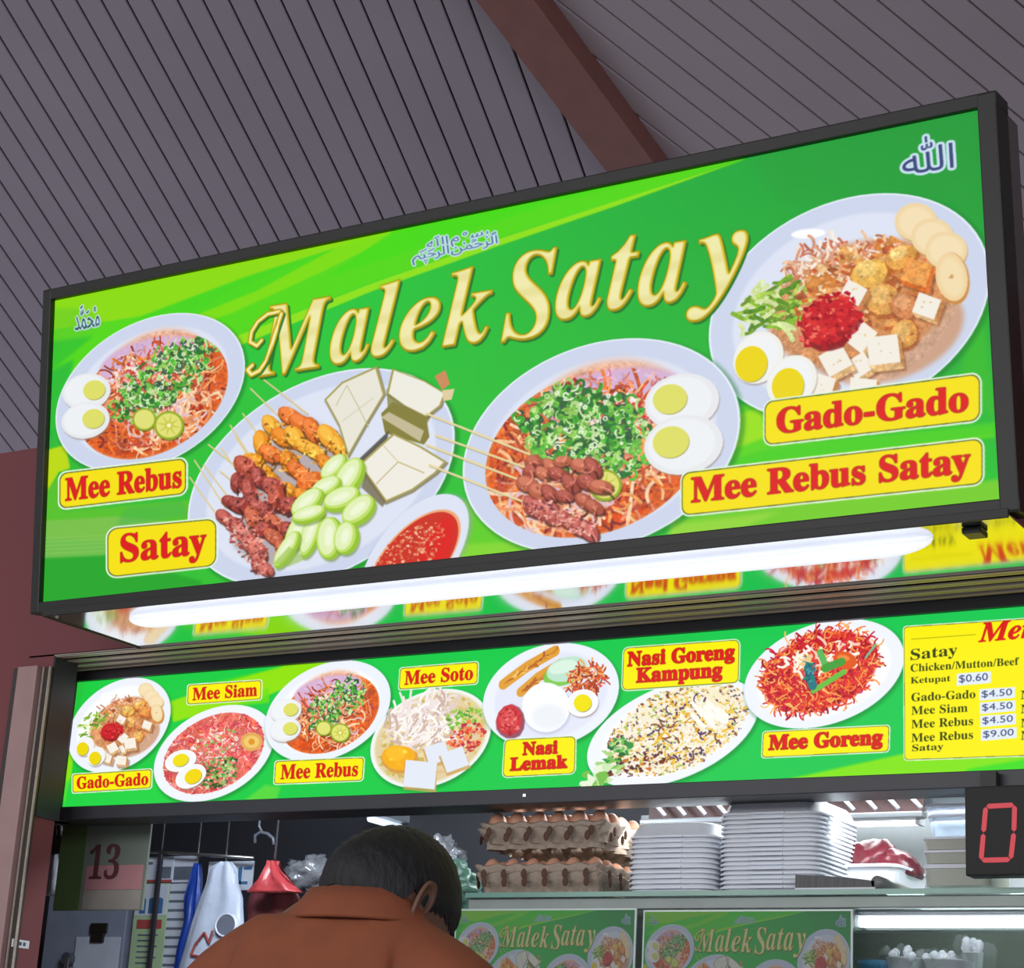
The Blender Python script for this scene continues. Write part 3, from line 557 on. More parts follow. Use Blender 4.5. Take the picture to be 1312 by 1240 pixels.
    # name plates
    label_plate(c, [(75, 605), (242, 585), (242, 635), (75, 655)], [('Mee Rebus', .06, .95)]); label_plate(c, [(136.5, 676), (281, 662.5), (281, 727), (137, 743)], [('Satay', .13, .89)], pads=(.08, .16))
    label_plate(c, [(979, 513), (1258, 476), (1258, 540.6), (979, 573)], [('Gado-Gado', .07, .94)], pads=(.08, .2)); label_plate(c, [(873, 604), (1261, 559), (1261, 621.5), (873, 663)], [('Mee Rebus Satay', .04, .955)], pads=(.08, .16))
    return np.clip(blur(c.a, 1)*.6+c.a*.4, 0, 1)

def paint_menu(w, h, quad):
    Hm = homography(quad, [(0, 0), (w, 0), (w, h), (0, h)]); c = Canvas(w, h, Hm, 11); Z = c.poly
    yy, xx = np.mgrid[0:h, 0:w].astype(np.float32); u, v = xx/w, yy/h
    c.a[:] = np.stack([30+0*u, 204-6*u, 66+20*u+0*v], -1)/255
    Z([(70, 865), (110, 865), (92, 960), (70, 1000)], (40, 190, 60), .8, 6); Z([(80, 960), (96, 950), (92, 990), (82, 1034)], (150, 226, 20), .9, 2); Z([(70, 1000), (230, 1000), (230, 1040), (70, 1040)], (40, 214, 70), .6, 6)
    Z([(214, 900), (300, 870), (420, 838), (420, 860), (345, 890), (300, 905), (222, 925)], (150, 226, 10), .95, 2); Z([(214, 892), (330, 862), (400, 846), (280, 872)], (70, 220, 30), .9, 2); Z([(300, 905), (345, 880), (345, 900)], (110, 222, 20), .8, 2)
    Z([(340, 1005), (360, 1008), (350, 1035), (300, 1035)], (110, 220, 60), .7, 3); Z([(1000, 1000), (1160, 965), (1345, 960), (1420, 1010), (1000, 1010)], (130, 226, 20), 1, 2); Z([(1240, 985), (1330, 970), (1420, 1000), (1230, 1000)], (50, 220, 40), .8, 2)
    gado(c, (153, 929), (65, -11), (10, -60), k=.45, bright=1)
    mee_siam(c, (274, 965), (76, -12), (12, -61)); mee_rebus(c, (420, 911), (80, -12), (10, -64), k=.55, bright=1); mee_soto(c, (552, 946), (77, -10), (8, -63))
    nasi_lemak(c, (706, 891), (87, -8), (6, -67)); nasi_goreng(c, (862, 938), (108, -20), (20, -68)); mee_goreng(c, (1056, 863), (102, -14), (12, -69))
    L = lambda q, t, **k: label_plate(c, q, t, rad=.14, bw=.62, fill=(250, 238, 10), **k)
    spans = [[('Gado-Gado', .07, .95)], [('Mee Siam', .08, .93)], [('Mee Rebus', .08, .93)], [('Mee Soto', .08, .93)], [('Nasi', .27, .74), ('Lemak', .11, .88)], [('Nasi Goreng', .05, .95), ('Kampung', .13, .85)], [('Mee Goreng', .06, .94)]]
    for (q, _), t in zip(MENU_LABELS, spans): L(q, t, pads=(.1, .12) if len(t) > 1 else (.08, .17))
    # price board
    q = [(1157, 802), (1500, 779), (1500, 963), (1158, 975)]; label_plate(c, q, [], rad=.03, bw=.6, fill=(250, 238, 12))
    dk = (52, 66, 10); T = lambda t, a, b, hh, col=dk, it=False, g=.5: c.text(serif(t, it), [(a[0], a[1]-hh), (b[0], b[1]-hh), b, a], col, grow=g)
    c.stroke([(1168, 819), (1250, 813)], .8, (120, 130, 10), .8)
    T('Menu', (1254, 823), (1352, 814), 24, (214, 30, 24), True, 1)
    T('Satay', (1167, 850), (1227, 843), 18); T('Chicken/Mutton/Beef', (1167, 861), (1306, 852), 10, g=0); T('Ketupat', (1167, 878), (1218, 875), 10)
    for t, x0, x1, y in (('Gado-Gado', 1168, 1250, 899), ('Mee Siam', 1168, 1240, 916), ('Mee Rebus', 1168, 1247, 933.5), ('Mee Rebus', 1168, 1247, 951), ('Satay', 1169, 1209, 965)): T(t, (x0, y), (x1, y-(x1-x0)*.055), 11)
    for y in (896, 914, 932, 948): T('Mee', (1308, y), (1345, y-2), 11)
    for t, x0, y0, x1, y1 in (('$0.60', 1226, 862, 1270, 877), ('$4.50', 1255, 882, 1301, 896), ('$4.50', 1255.5, 899, 1301.5, 913), ('$4.50', 1256, 916, 1302, 930), ('$9.00', 1257, 933.5, 1303, 947.5)):
        d = 2; Z([(x0, y0+d-1), (x1, y0-d), (x1, y1-d), (x0, y1+d)], (226, 236, 246)); c.text(t, [(x0+3, y0+3), (x1-4, y0), (x1-4, y1-4), (x0+3, y1-1)], (60, 70, 110), grow=.4)
    return np.clip(c.a, 0, 1)
# ================================================================= the large structure
M_WALL = mat('maroon_paint', (122, 64, 67), .7, scale=3, noise=.06)
M_CEIL = mat('ceiling_strip_paint', (150, 140, 149), .55, scale=2, noise=.05)
M_CEIL2 = mat('ceiling_strip_paint_warm', (160, 147, 152), .55, scale=2, noise=.05)
M_GAP = mat('ceiling_gap_black', (96, 84, 96), .9)
M_BEAM = mat('brown_beam_paint', (128, 82, 74), .6)
M_BLACK = mat('black_powder_coat', (26, 24, 19), .5, noise=.1)
M_DARK = mat('dark_bezel', (44, 46, 52), .45)
M_ALU = mat('dull_aluminium', (186, 176, 164), .4, .35, noise=.12, stretch=(1, 30, 30), scale=3)
M_POST = mat('pinkish_post_paint', (166, 134, 130), .5, noise=.06)
M_POSTD = mat('dark_channel', (58, 48, 42), .5)
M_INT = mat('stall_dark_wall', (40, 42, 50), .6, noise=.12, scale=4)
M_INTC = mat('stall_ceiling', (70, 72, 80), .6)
M_FLOOR = mat('floor_concrete', (150, 145, 140), .6)
M_STEEL = mat('stainless_steel', (175, 178, 180), .25, .9, noise=.06)
M_WHITE = mat('white_plastic', (225, 228, 235), .45, noise=.03)

YW = 3.873*K; ZM = 1.4 + 1.1233*K       # wall face and soffit height
YMENU = 4.0336*K
# -- ceiling: two fans of strips meeting at the brown beam
dL = Vector((-.2085, .9237, -.3214)).normalized(); nL = Vector((-.05, .318, .947)); nL = (nL - dL*nL.dot(dL)).normalized()
PITCH_S = .1
sL = dL.cross(nL).normalized()
if sL.x < 0: sL = -sL
h0 = 3.0
def hitp(px, py, n, h): d = ray(px, py); return CAM + d*(h/d.dot(n))
g = (hitp(194, 0, nL, 1)-hitp(97, 0, nL, 1)).dot(sL)/3       # strip pitch seen on a plane at distance 1
HL = PITCH_S/g
O = hitp(831, 210, nL, HL); B0 = hitp(676, 0, nL, HL); bdir = (B0-O).normalized()
dR = Vector((.4617, .8087, -.3643)).normalized(); nR = bdir.cross(dR).normalized()
if nR.z < 0: nR = -nR
sR = dR.cross(nR).normalized()
if sR.x < 0: sR = -sR
HR = (O-CAM).dot(nR)
ceil = empty('ceiling', O, kind='structure'); ceil['label'] = 'grey strip ceiling in two sloping fans above the stall'
def strips(side, d, n, s, h, pitch, off, kmin, kmax, m):
    yend = 9.5
    for k in range(kmin, kmax):
        c = off + pitch*(k+.5)                      # distance along s from O
        P = O + s*c
        # far (lower) end: at the wall ; near (upper) end: at the beam line
        tf = (yend-P.y)/d.y
        bs, bd = bdir.dot(s), bdir.dot(d)
        tb = c/bs*bd if abs(bs) > 1e-6 else -9
        # position along d where the beam line crosses this strip
        if (side < 0 and c*bs < 0) or (side > 0 and c*bs < 0): tb = -7.0
        tn = max(tb, -6.5) if tb < tf else None
        if side < 0 and c > 0: tn = None
        if side > 0 and c < 0 and tb > tf: tn = None
        if tn is None: tn_ = tb
        if tn is None or tf-tn < .05: continue
        a, b = P + d*tn - O, P + d*tf - O
        o = put('plank', plank_between(a, b, n, pitch-.009, .010), m, ceil)
print('HL', HL, 'bdir', bdir, 'bs', bdir.dot(sL), bdir.dot(dL), bdir.dot(sR), bdir.dot(dR), 'O', O, 'nR', nR)
# phase from a joint seen at the top edge of the picture
offL = (hitp(194, 0, nL, HL)-O).dot(sL) % PITCH_S - PITCH_S
strips(-1, dL, nL, sL, HL, PITCH_S, offL, -60, 3, M_CEIL)
pr = abs((hitp(1180, 0, nR, HR)-hitp(1067, 0, nR, HR)).dot(sR))/2
print('right pitch', pr)
offR = (hitp(1067, 0, nR, HR)-O).dot(sR) % pr - pr
strips(1, dR, nR, sR, HR, pr, offR, -3, 45, M_CEIL2)
# dark deck above the strips, one panel per slope
def deck(n, h, d, side):
    bm = bmesh.new(); up = n*.03
    far = O + bdir*0; P1 = O + bdir*8.5; tb = (9.5-O.y)/bdir.y
    E0 = O + bdir*tb
    q = [E0, P1]
    if side < 0: q += [P1+Vector((-6, 0, 0)), E0+Vector((-6, 0, 0))]
    else: q += [P1+Vector((9, 0, 0)), E0+Vector((9, 0, 0))]
    v = []
    for p in q:
        z = (h - (p.x-CAM.x)*n.x - (p.y-CAM.y)*n.y)/n.z + CAM.z; v.append(Vector((p.x, p.y, z))+up-O)
    loft(bm, [v, [x+n*.02 for x in v]]); return put('deck_panel', bm, M_GAP, ceil)
deck(nL, HL, dL, -1); deck(nR, HR, dR, 1)
# brown beam under the joint of the two slopes
tb = (9.5-O.y)/bdir.y; nB = (nL+nR).normalized()
sB = bdir.cross(nB).normalized()
if sB.x < 0: sB = -sB
e = .5*abs((hitp(865, 204, nL, HL)-hitp(797, 215, nL, HL)).dot(sB)); print('beam half', e)
bm = bmesh.new(); A_, B_ = O+bdir*tb, O+bdir*8
loft(bm, [[p+sB*x-nB*z for x, z in ((-e, -.02), (-e, .10), (e, .10), (e, -.02))] for p in (A_, B_)])
tag(put('beam', bm, M_BEAM), 'brown painted beam where the two ceiling slopes meet', None, kind='structure')
def roofz(x, y):
    zl = (HL-(x-CAM.x)*nL.x-(y-CAM.y)*nL.y)/nL.z+CAM.z; zr = (HR-(x-CAM.x)*nR.x-(y-CAM.y)*nR.y)/nR.z+CAM.z
    return min(zl, zr)
# -- maroon front wall of the stalls: fascia above the opening, pier left of it
XL, XR = at(38, 845, YW).x, at(1700, 760, YW).x
E0 = O + bdir*tb
def _prj(p):
    d = Vector(p)-CAM; z = d.dot(FW); return (656+FPX*d.dot(RT)/z, 620-FPX*d.dot(UP)/z)
_c = at(31, 1062, YW); DREV = next(k*.002 for k in range(20, 200) if _prj((_c.x, YW+k*.002, _c.z))[0] >= 57); print('reveal', DREV, _c.x-XL)
def wall_poly(name, pts, y0, y1, m):
    bm = bmesh.new(); loft(bm, [[(x, y0, z) for x, z in pts], [(x, y1, z) for x, z in pts]]); o = put(name, bm, m); bmesh_fix(o); return tag(o, kind='structure')
def bmesh_fix(o):
    bm = bmesh.new(); bm.from_mesh(o.data); bmesh.ops.recalc_face_normals(bm, faces=bm.faces); bm.to_mesh(o.data); bm.free()
xw0, xw1 = -6.0, 2.2
ZW = at(25, 577, YW).z
wall_poly('wall_front', [(xw0, ZM), (xw1, ZM), (xw1, ZW), (xw0, ZW)], YW, YW+.14, M_WALL)
wall_poly('wall_left', [(xw0, 0), (XL+.08, 0), (XL+.08, ZM), (xw0, ZM)], YW, YW+DREV, M_WALL)
tag(put('floor', bx((-7, -5, -.05), (4, 7, 0)), M_FLOOR), kind='structure')
# jamb at the left of the opening
j = empty('trim_1', (XL, YW, 0), kind='structure')
def jb(name, x0, x1, y0, y1, m, z1=ZM-.03): put(name, bx((x0, y0-YW, 0), (x1, y1-YW, z1), .003), m, j)
jb('post_side', -.03, -.006, -.02+YW, YW-.0005, M_POSTD); jb('post_face', -.006, .058, YW-.03, YW-.0005, M_POST); jb('channel', .058, .084, YW-.01, YW-.0005, M_POSTD); jb('channel_lip', .062, .066, YW-.016, YW-.009, M_ALU); jb('channel_lip', .082, .086, YW-.016, YW-.009, M_ALU)
# head track above the menu board: ribbed aluminium
t = empty('trim_2', (XL, YW, ZM), kind='structure'); LT = xw1-XL
ye_ = YMENU-.0135; zt = at(1200, 767, ye_).z - ZM; DT = ye_-YW
print('track z', zt)
nrib = 7
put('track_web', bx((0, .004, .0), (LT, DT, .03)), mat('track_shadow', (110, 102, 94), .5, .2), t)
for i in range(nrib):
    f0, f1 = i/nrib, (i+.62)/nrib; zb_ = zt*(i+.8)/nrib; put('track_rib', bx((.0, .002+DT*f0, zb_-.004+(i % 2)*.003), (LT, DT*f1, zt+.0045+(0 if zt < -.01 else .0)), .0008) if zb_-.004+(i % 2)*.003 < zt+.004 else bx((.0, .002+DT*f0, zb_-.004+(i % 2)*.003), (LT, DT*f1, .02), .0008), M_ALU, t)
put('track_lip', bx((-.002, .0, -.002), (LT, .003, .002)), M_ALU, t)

# ================================================================= the big light box
Y0, Z0, X0 = 3.55359*K, 1.4+1.165378*K, -3.523962*K; SH = .7700396*K; TILT = .1212128; SW = 2.2
Ms = Matrix.Translation((X0, Y0, Z0)) @ Matrix.Rotation(TILT, 4, 'X')      # local: x along, z up the panel, -y towards the viewer
sign = empty('light_box_sign', M=Ms, label='large green backlit sign with plates of food and a gold title above the stall', cat='sign')
IMG_S = make_image('sign_print', paint_sign(2400, 852, [(70, 385), (1256, 141), (1282, 640), (56, 773)]))
PR_S = print_mat('sign_backlit_print', IMG_S, 1.0)
def print_panel(name, W, H, m, parent, y=0, th=.004, label=None):
    bm = bmesh.new(); v = [bm.verts.new(p) for p in ((0, y, 0), (W, y, 0), (W, y, H), (0, y, H))]; f = bm.faces.new(v); uv = bm.loops.layers.uv.new('uv')
    for l, c in zip(f.loops, ((0, 0), (1, 0), (1, 1), (0, 1))): l[uv].uv = c
    w2 = [bm.verts.new(p) for p in ((0, y+th, 0), (W, y+th, 0), (W, y+th, H), (0, y+th, H))]
    for a, b in ((0, 1), (1, 2), (2, 3), (3, 0)): bm.faces.new((v[b], v[a], w2[a], w2[b]))
    bm.faces.new(w2[::-1]); o = put(name, bm, m, parent)
    if label: o['label'] = label
    return o
def decal(name, parent, quad, W, H, tris, m, y, label=None):
    """a printed piece of the panel: outlines in picture units carried to the panel, same print as the panel"""
    Hm = homography(quad, [(0, H), (W, H), (W, 0), (0, 0)]); bm = bmesh.new(); uv = bm.loops.layers.uv.new('uv')
    for T in tris:
        q = hmap(Hm, T); q[:, 0] = q[:, 0].clip(.001, W-.001); q[:, 1] = q[:, 1].clip(.001, H-.001)
        vs = [bm.verts.new((x, y, z)) for x, z in q]
        try: f = bm.faces.new(vs)
        except ValueError: continue
        for l in f.loops: l[uv].uv = (l.vert.co.x/W, l.vert.co.z/H)
    bmesh.ops.remove_doubles(bm, verts=bm.verts, dist=1e-5)
    bmesh.ops.recalc_face_normals(bm, faces=bm.faces)
    for f in bm.faces: f.normal_update()
    fl = [f for f in bm.faces if f.normal.y > 0]
    bmesh.ops.reverse_faces(bm, faces=fl) if fl else None
    o = put(name, bm, m, parent)
    if label: o['label'] = label
    return o
def ellp(c, A, B, n=48, f=1.0):
    return [[(c[0]+f*(A[0]*math.cos(t)+B[0]*math.sin(t)), c[1]+f*(A[1]*math.cos(t)+B[1]*math.sin(t))) for t in [2*PI*i/n for i in range(n)]]]
QS = [(70, 385), (1256, 141), (1282, 640), (56, 773)]
print_panel('printed_panel', SW, SH, PR_S, sign)
S = lambda n, t, y, l: decal(n, sign, QS, SW, SH, t, PR_S, y, l)
S('dish_picture', ellp((193, 503), (121, -22), (15, -100)), -.0006, 'printed picture of a bowl of orange noodles, eggs and lime at the far end')
S('dish_picture', ellp((1089, 393), (179, -27), (15, -143)), -.0006, 'printed picture of a plate with tofu, chilli, greens and two halved eggs')
S('dish_picture', ellp((413, 612), (170, -35), (22, -136)), -.0009, 'printed picture of a platter of skewers, cucumber and rice cakes')
S('dish_picture', ellp((772, 571), (177, -22), (15, -136)), -.0012, 'printed picture of a bowl of noodles topped with meat skewers')
S('dish_picture', ellp((533, 712), (66, -22), (22, -76)), -.0015, 'printed picture of a small bowl of red peanut sauce')
S('name_plate', [[(75, 605), (242, 585), (242, 635), (75, 655)]], -.0018, 'yellow name plate reading Mee Rebus')
S('name_plate', [[(136.5, 676), (281, 662.5), (281, 727), (137, 743)]], -.0018, 'yellow name plate reading Satay')
S('name_plate', [[(979, 513), (1258, 476), (1258, 540.6), (979, 573)]], -.0018, 'yellow name plate reading Gado-Gado')
S('name_plate', [[(873, 604), (1261, 559), (1261, 621.5), (873, 663)]], -.0018, 'yellow name plate reading Mee Rebus Satay')
def glyph_tris(txt, q):
    g = glyph(txt); lo, hi = g.reshape(-1, 2).min(0), g.reshape(-1, 2).max(0)
    Hq = homography([(lo[0], hi[1]), (hi[0], hi[1]), (hi[0], lo[1]), (lo[0], lo[1])], q); return hmap(Hq, g.reshape(-1, 2)).reshape(-1, 3, 2)
for ch, q in TITLE: S('title_letter', glyph_tris(serif(ch, True), q), -.0018, None)
for ch, q in CALLI: S('calligraphy', glyph_tris(ch, q), -.0006, 'printed white-edged calligraphy')
# frame: four rails standing proud of the panel, housing behind
fw_, fp, fb = .026, -.014, .055
put('frame_rail', bx((-fw_, fp, -fw_), (SW+fw_+.01, fb, 0), .003), M_BLACK, sign); put('frame_rail', bx((-fw_, fp, SH), (SW+fw_+.01, fb, SH+fw_), .003), M_BLACK, sign)
put('frame_rail', bx((-fw_+.001, fp-.0006, -fw_+.002), (0, fb, SH+fw_-.002), .003), M_BLACK, sign); put('frame_rail', bx((SW, fp-.0006, -fw_+.002), (SW+fw_+.009, fb, SH+fw_-.002), .003), M_BLACK, sign)
put('housing', bx((-.01, .006, .02), (SW+.03, .13, SH+.01), .004), mat('housing_grey', (86, 78, 76), .5), sign)
# ================================================================= polished soffit under the sign, tube lamp
yf, yb = 3.522*K, 3.876*K; xs0 = -3.485*K; xs1 = atz(1306, 672, ZM).x
mm = mat('polished_steel', (232, 234, 238), .10, 1.0, noise=.02)
sf = empty('soffit', (xs0, yf, ZM), kind='structure')
put('mirror_sheet', bx((0, 0, 0), (xs1-xs0, yb-yf, .004)), mm, sf); put('edge_trim', bx((0, -.006, -.004), (xs1-xs0, 0, .012), .001), M_BLACK, sf); put('end_trim', bx((-.004, 0, -.003), (0, yb-yf, .012)), M_POSTD, sf)
p = atz(1251, 680, ZM)-Vector((xs0, yf, ZM)); put('sensor_cap', bx((p.x-.017, p.y-.03, -.012), (p.x+.017, p.y+.012, -.0005), .003), mat('black_plastic', (24, 26, 26), .4), sf)
pa, pb = atz(164, 797, ZM-.012), atz(1196, 697, ZM-.012); ym = (pa.y+pb.y)/2; print('tube', pa, pb)
tl = empty('tube_lamp', (pa.x, ym, ZM-.002), 'long white tube lamp glowing under the bottom edge of the large sign', 'lamp'); Lt = pb.x-pa.x
n = 14; pts, rr = [], []
for i in range(n+1): f = i/n*.09; r_ = .0145*math.sqrt(max(.01, 1-(1-i/n)**2)); pts.append((f, 0, -r_+.0018)); rr.append(r_)
pts2 = [(Lt-x, y, z) for x, y, z in pts[::-1]]; pts += pts2; rr += rr[::-1]
put('diffuser', tube(bmesh.new(), pts, rr, 14), mat('lamp_glow', (236, 240, 250), .4, emit=.82, noise=.02), tl, True)

# ================================================================= the menu strip
XM, ZMB, HM = -3.835310*K, 1.4+.747922*K, .339236*K
IMG_W = at(1420, 900, YMENU).x - XM
QM = None
def pxof(p):
    d = Vector(p)-CAM; z = d.dot(FW); return (656+FPX*d.dot(RT)/z, 620-FPX*d.dot(UP)/z)
QM = [pxof((XM, YMENU, ZMB+HM)), pxof((XM+IMG_W, YMENU, ZMB+HM)), pxof((XM+IMG_W, YMENU, ZMB)), pxof((XM, YMENU, ZMB))]
print('QM', QM, 'W', IMG_W)
IMG_M = make_image('menu_print', paint_menu(2700, int(2700*HM/IMG_W), QM)); PR_M = print_mat('menu_backlit_print', IMG_M, 1.05)
menu = empty('menu_light_box', (XM, YMENU, ZMB), 'long narrow backlit menu board with seven dishes and a yellow price list', 'sign')
print_panel('printed_panel', IMG_W, HM, PR_M, menu)
D = lambda n, t, y, l: decal(n, menu, QM, IMG_W, HM, t, PR_M, y, l)
for a, l in ((((153, 929), (65, -11), (10, -60)), 'plate of tofu, chilli and halved eggs'), (((274, 965), (76, -12), (12, -61)), 'plate of red noodles with two halved eggs'), (((420, 911), (80, -12), (10, -64)), 'bowl of orange noodles with scallions and limes'), (((552, 946), (77, -10), (8, -63)), 'bowl of soup with chicken shreds and rice cubes'), (((706, 891), (87, -8), (6, -67)), 'plate with a dome of white rice and fried fish'), (((862, 938), (108, -20), (20, -68)), 'plate of yellow fried rice with vegetables'), (((1056, 863), (102, -14), (12, -69)), 'plate of bright red fried noodles')):
    D('dish_picture', ellp(*a, n=40), -.0006, 'printed picture of a '+l)
for q, l in MENU_LABELS: D('name_plate', [q], -.0012, 'yellow name plate reading '+l)
D('price_list', [[(1157, 802), (1418, 784), (1418, 967), (1158, 975)]], -.0012, 'yellow price list in dark green lettering')
b = .045
xr = IMG_W+.25
put('bezel', bx((-b, -.012, HM), (xr, .05, HM+.06), .002), M_DARK, menu); put('bezel', bx((-b, -.012, -.032), (xr, .05, 0), .002), M_DARK, menu)
put('bezel', bx((-.075, -.0115, -.032), (0, .05, HM+.06), .002), M_DARK, menu)
put('bezel', bx((IMG_W, -.0115, 0), (xr, .05, HM), .002), M_DARK, menu)
put('housing', bx((-.07, .005, -.03), (xr, .10, HM+.055)), M_DARK, menu)
put('side_plate', bx((XL+.0803-XM, YW+.001-YMENU, -.045), (XL+.084-XM, YW+DREV+.01-YMENU, ZM-ZMB-.004)), M_DARK, menu)
p = at(672, 1019, YMENU-.012)-Vector((XM, YMENU, ZMB)); put('screw', bx((p.x-.004, -.014, p.z-.004), (p.x+.004, -.012, p.z+.004), .001), M_STEEL, menu)
# ================================================================= inside the stall
YI = 5.35
ZTOP = at(25, 577, YW).z
def P(px, py, Y): return at(px, py, Y)
put_s = lambda name, bm, m, label=None: tag(put(name, bm, m), label, kind='structure')
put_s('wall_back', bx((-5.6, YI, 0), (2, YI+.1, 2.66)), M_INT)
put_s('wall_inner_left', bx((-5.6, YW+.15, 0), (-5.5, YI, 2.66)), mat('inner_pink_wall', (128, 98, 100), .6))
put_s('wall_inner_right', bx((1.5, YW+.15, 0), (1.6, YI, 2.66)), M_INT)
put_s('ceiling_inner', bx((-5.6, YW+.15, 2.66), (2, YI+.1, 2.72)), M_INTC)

# ---- glass shelf of the display case
YS0 = YMENU+.03; ZS = at(900, 1141, YS0).z; YS1 = YS0+.42
xsl, xsr = at(597, 1143, YS0).x, .35
case = empty('display_case', (xsl, YS0, 0), 'tall glass display case with a green-edged glass top shelf', 'display case')
M_GLASS = mat('green_edge_glass', (150, 200, 185), .05, trans=.85, noise=.02, alpha=.55); M_GE = mat('glass_edge', (96, 150, 134), .2)
L = xsr-xsl; DS = YS1-YS0
put('glass_shelf', bx((0, 0, ZS-.010), (L, DS, ZS)), M_GLASS, case); put('shelf_edge', bx((0, -.003, ZS-.010), (L, 0, ZS)), M_GE, case)
put('rail', bx((0, .012, ZS-.034), (L, .03, ZS-.0105), .002), mat('rail_grey', (128, 138, 134), .4, .3), case); put('rail', bx((0, DS-.03, ZS-.04), (L, DS, ZS-.0105), .002), mat('rail_grey', (128, 138, 134)), case)
for x in (.004, L-.02): put('post', bx((x, .034, 0), (x+.016, .05, ZS-.012), .002), M_STEEL, case); put('post', bx((x, DS-.05, 0), (x+.016, DS-.032, ZS-.012), .002), M_STEEL, case)
put('base', bx((0, .0, 0), (L, DS, .95), .01), M_STEEL, case); put('glass_front', bx((.02, .036, .96), (L-.02, .041, ZS-.04)), mat('case_glass', (220, 235, 232), .04, trans=1, noise=0, alpha=.18), case)

# ---- egg trays
M_TRAY = mat('grey_pulp', (164, 148, 132), .9, bump=.4, scale=60, noise=.12); M_EGG = mat('brown_egg', (205, 150, 122), .45, scale=6, noise=.06)
def tray_bm(nx=6, ny=5, p=.0525, h=.05):
    bm = bmesh.new(); r = 8; G = []; th = .002
    for j in range(ny*r+1):
        row = []
        for i in range(nx*r+1):
            x, y = i/r, j/r; fx, fy = .5-.5*math.cos(2*PI*x), .5-.5*math.cos(2*PI*y)      # 1 at cell centre, 0 at cell edge
            z = h*(1-(fx*fy)**.6) - h*.42*(fx*(1-fy)+(1-fx)*fy)*(1 if 0 < i < nx*r and 0 < j < ny*r else .22)
            row.append(bm.verts.new(((x-nx/2)*p, (y-ny/2)*p, max(z, 0)))); 
        G.append(row)
    for j in range(ny*r):
        for i in range(nx*r): bm.faces.new((G[j][i], G[j][i+1], G[j+1][i+1], G[j+1][i]))
    # skirt: scalloped outer wall leaning outwards at the foot
    R = [G[0][i] for i in range(nx*r+1)] + [G[j][-1] for j in range(1, ny*r+1)] + [G[-1][i] for i in range(nx*r-1, -1, -1)] + [G[j][0] for j in range(ny*r-1, 0, -1)]
    low = []
    for k, v in enumerate(R):
        s = (v.co.x/p+nx/2) if abs(abs(v.co.y)-ny/2*p) < 1e-6 else (v.co.y/p+ny/2); c = .5-.5*math.cos(2*PI*s)
        d = Vector((v.co.x/abs(v.co.x) if abs(abs(v.co.x)-nx/2*p) < 1e-6 else 0, v.co.y/abs(v.co.y) if abs(abs(v.co.y)-ny/2*p) < 1e-6 else 0, 0))
        low.append([bm.verts.new(v.co + d*.004 + Vector((0, 0, -.004))), bm.verts.new(Vector((v.co.x, v.co.y, 0))*(1.0) - d*(.008+.010*(1-c)) + Vector((0, 0, v.co.z*.45))), bm.verts.new(Vector((v.co.x, v.co.y, 0)) - d*(.004+.02*(1-c)) + Vector((0, 0, .001)))])
    n = len(R)
    for k in range(n):
        q = (k+1) % n; bm.faces.new((R[q], R[k], low[k][0], low[q][0]))
        for a in (0, 1): bm.faces.new((low[q][a], low[k][a], low[k][a+1], low[q][a+1]))
    for k in range(nx):
        for sy in (-1, 1): pock(bm, ((k+.5-nx/2)*p, sy*(ny/2*p+.0125), h*.50), (.0075, .0022, .011))
    for k in range(ny):
        for sx in (-1, 1): pock(bm, (sx*(nx/2*p+.0125), (k+.5-ny/2)*p, h*.50), (.0022, .0075, .011))
    return bm
def pock(bm, c, r):
    f0 = set(bm.faces); q = bmesh.ops.create_icosphere(bm, subdivisions=2, radius=1)
    for v in q['verts']: v.co = Vector((c[0]+v.co.x*r[0], c[1]+v.co.y*r[1], c[2]+v.co.z*r[2]))
    for f in bm.faces:
        if f not in f0: f.material_index = 1
def egg_bm():
    bm = bmesh.new(); bmesh.ops.create_uvsphere(bm, u_segments=14, v_segments=10, radius=1)
    for v in bm.verts: v.co.z *= 1.3*(1.06 if v.co.z > 0 else .94); v.co.x *= 1-.08*v.co.z; v.co.y *= 1-.08*v.co.z; v.co *= .0232
    return bm
def copy(o, loc=None, parent=None, rot=None, label=None):
    c = o.copy(); C.objects.link(c)
    if parent is not None: c.parent = parent
    if loc is not None: c.location = loc
    if rot: c.rotation_euler = rot
    if label: c['label'] = label
    return c
pt = P(606, 1135, YS0+.02); pw = P(768, 1135, YS0+.02); print('tray width', (pw-pt).length)
tx = (pt.x+pw.x)/2; tsc = (pw.x-pt.x)/.325
trz = ZS+.001; ty = YS0+.02+.14*tsc
labs = ['grey pulp egg tray holding brown eggs, topmost of its stack on the glass shelf', 'grey pulp egg tray squeezed directly under the topmost tray', 'grey pulp egg tray with eggs, second from the bottom of its stack', 'grey pulp egg tray lying on the glass shelf, bottom of its stack']
zs_ = [.112, .100, .018, 0.0]; hs = []
tray0 = None; egg0 = None
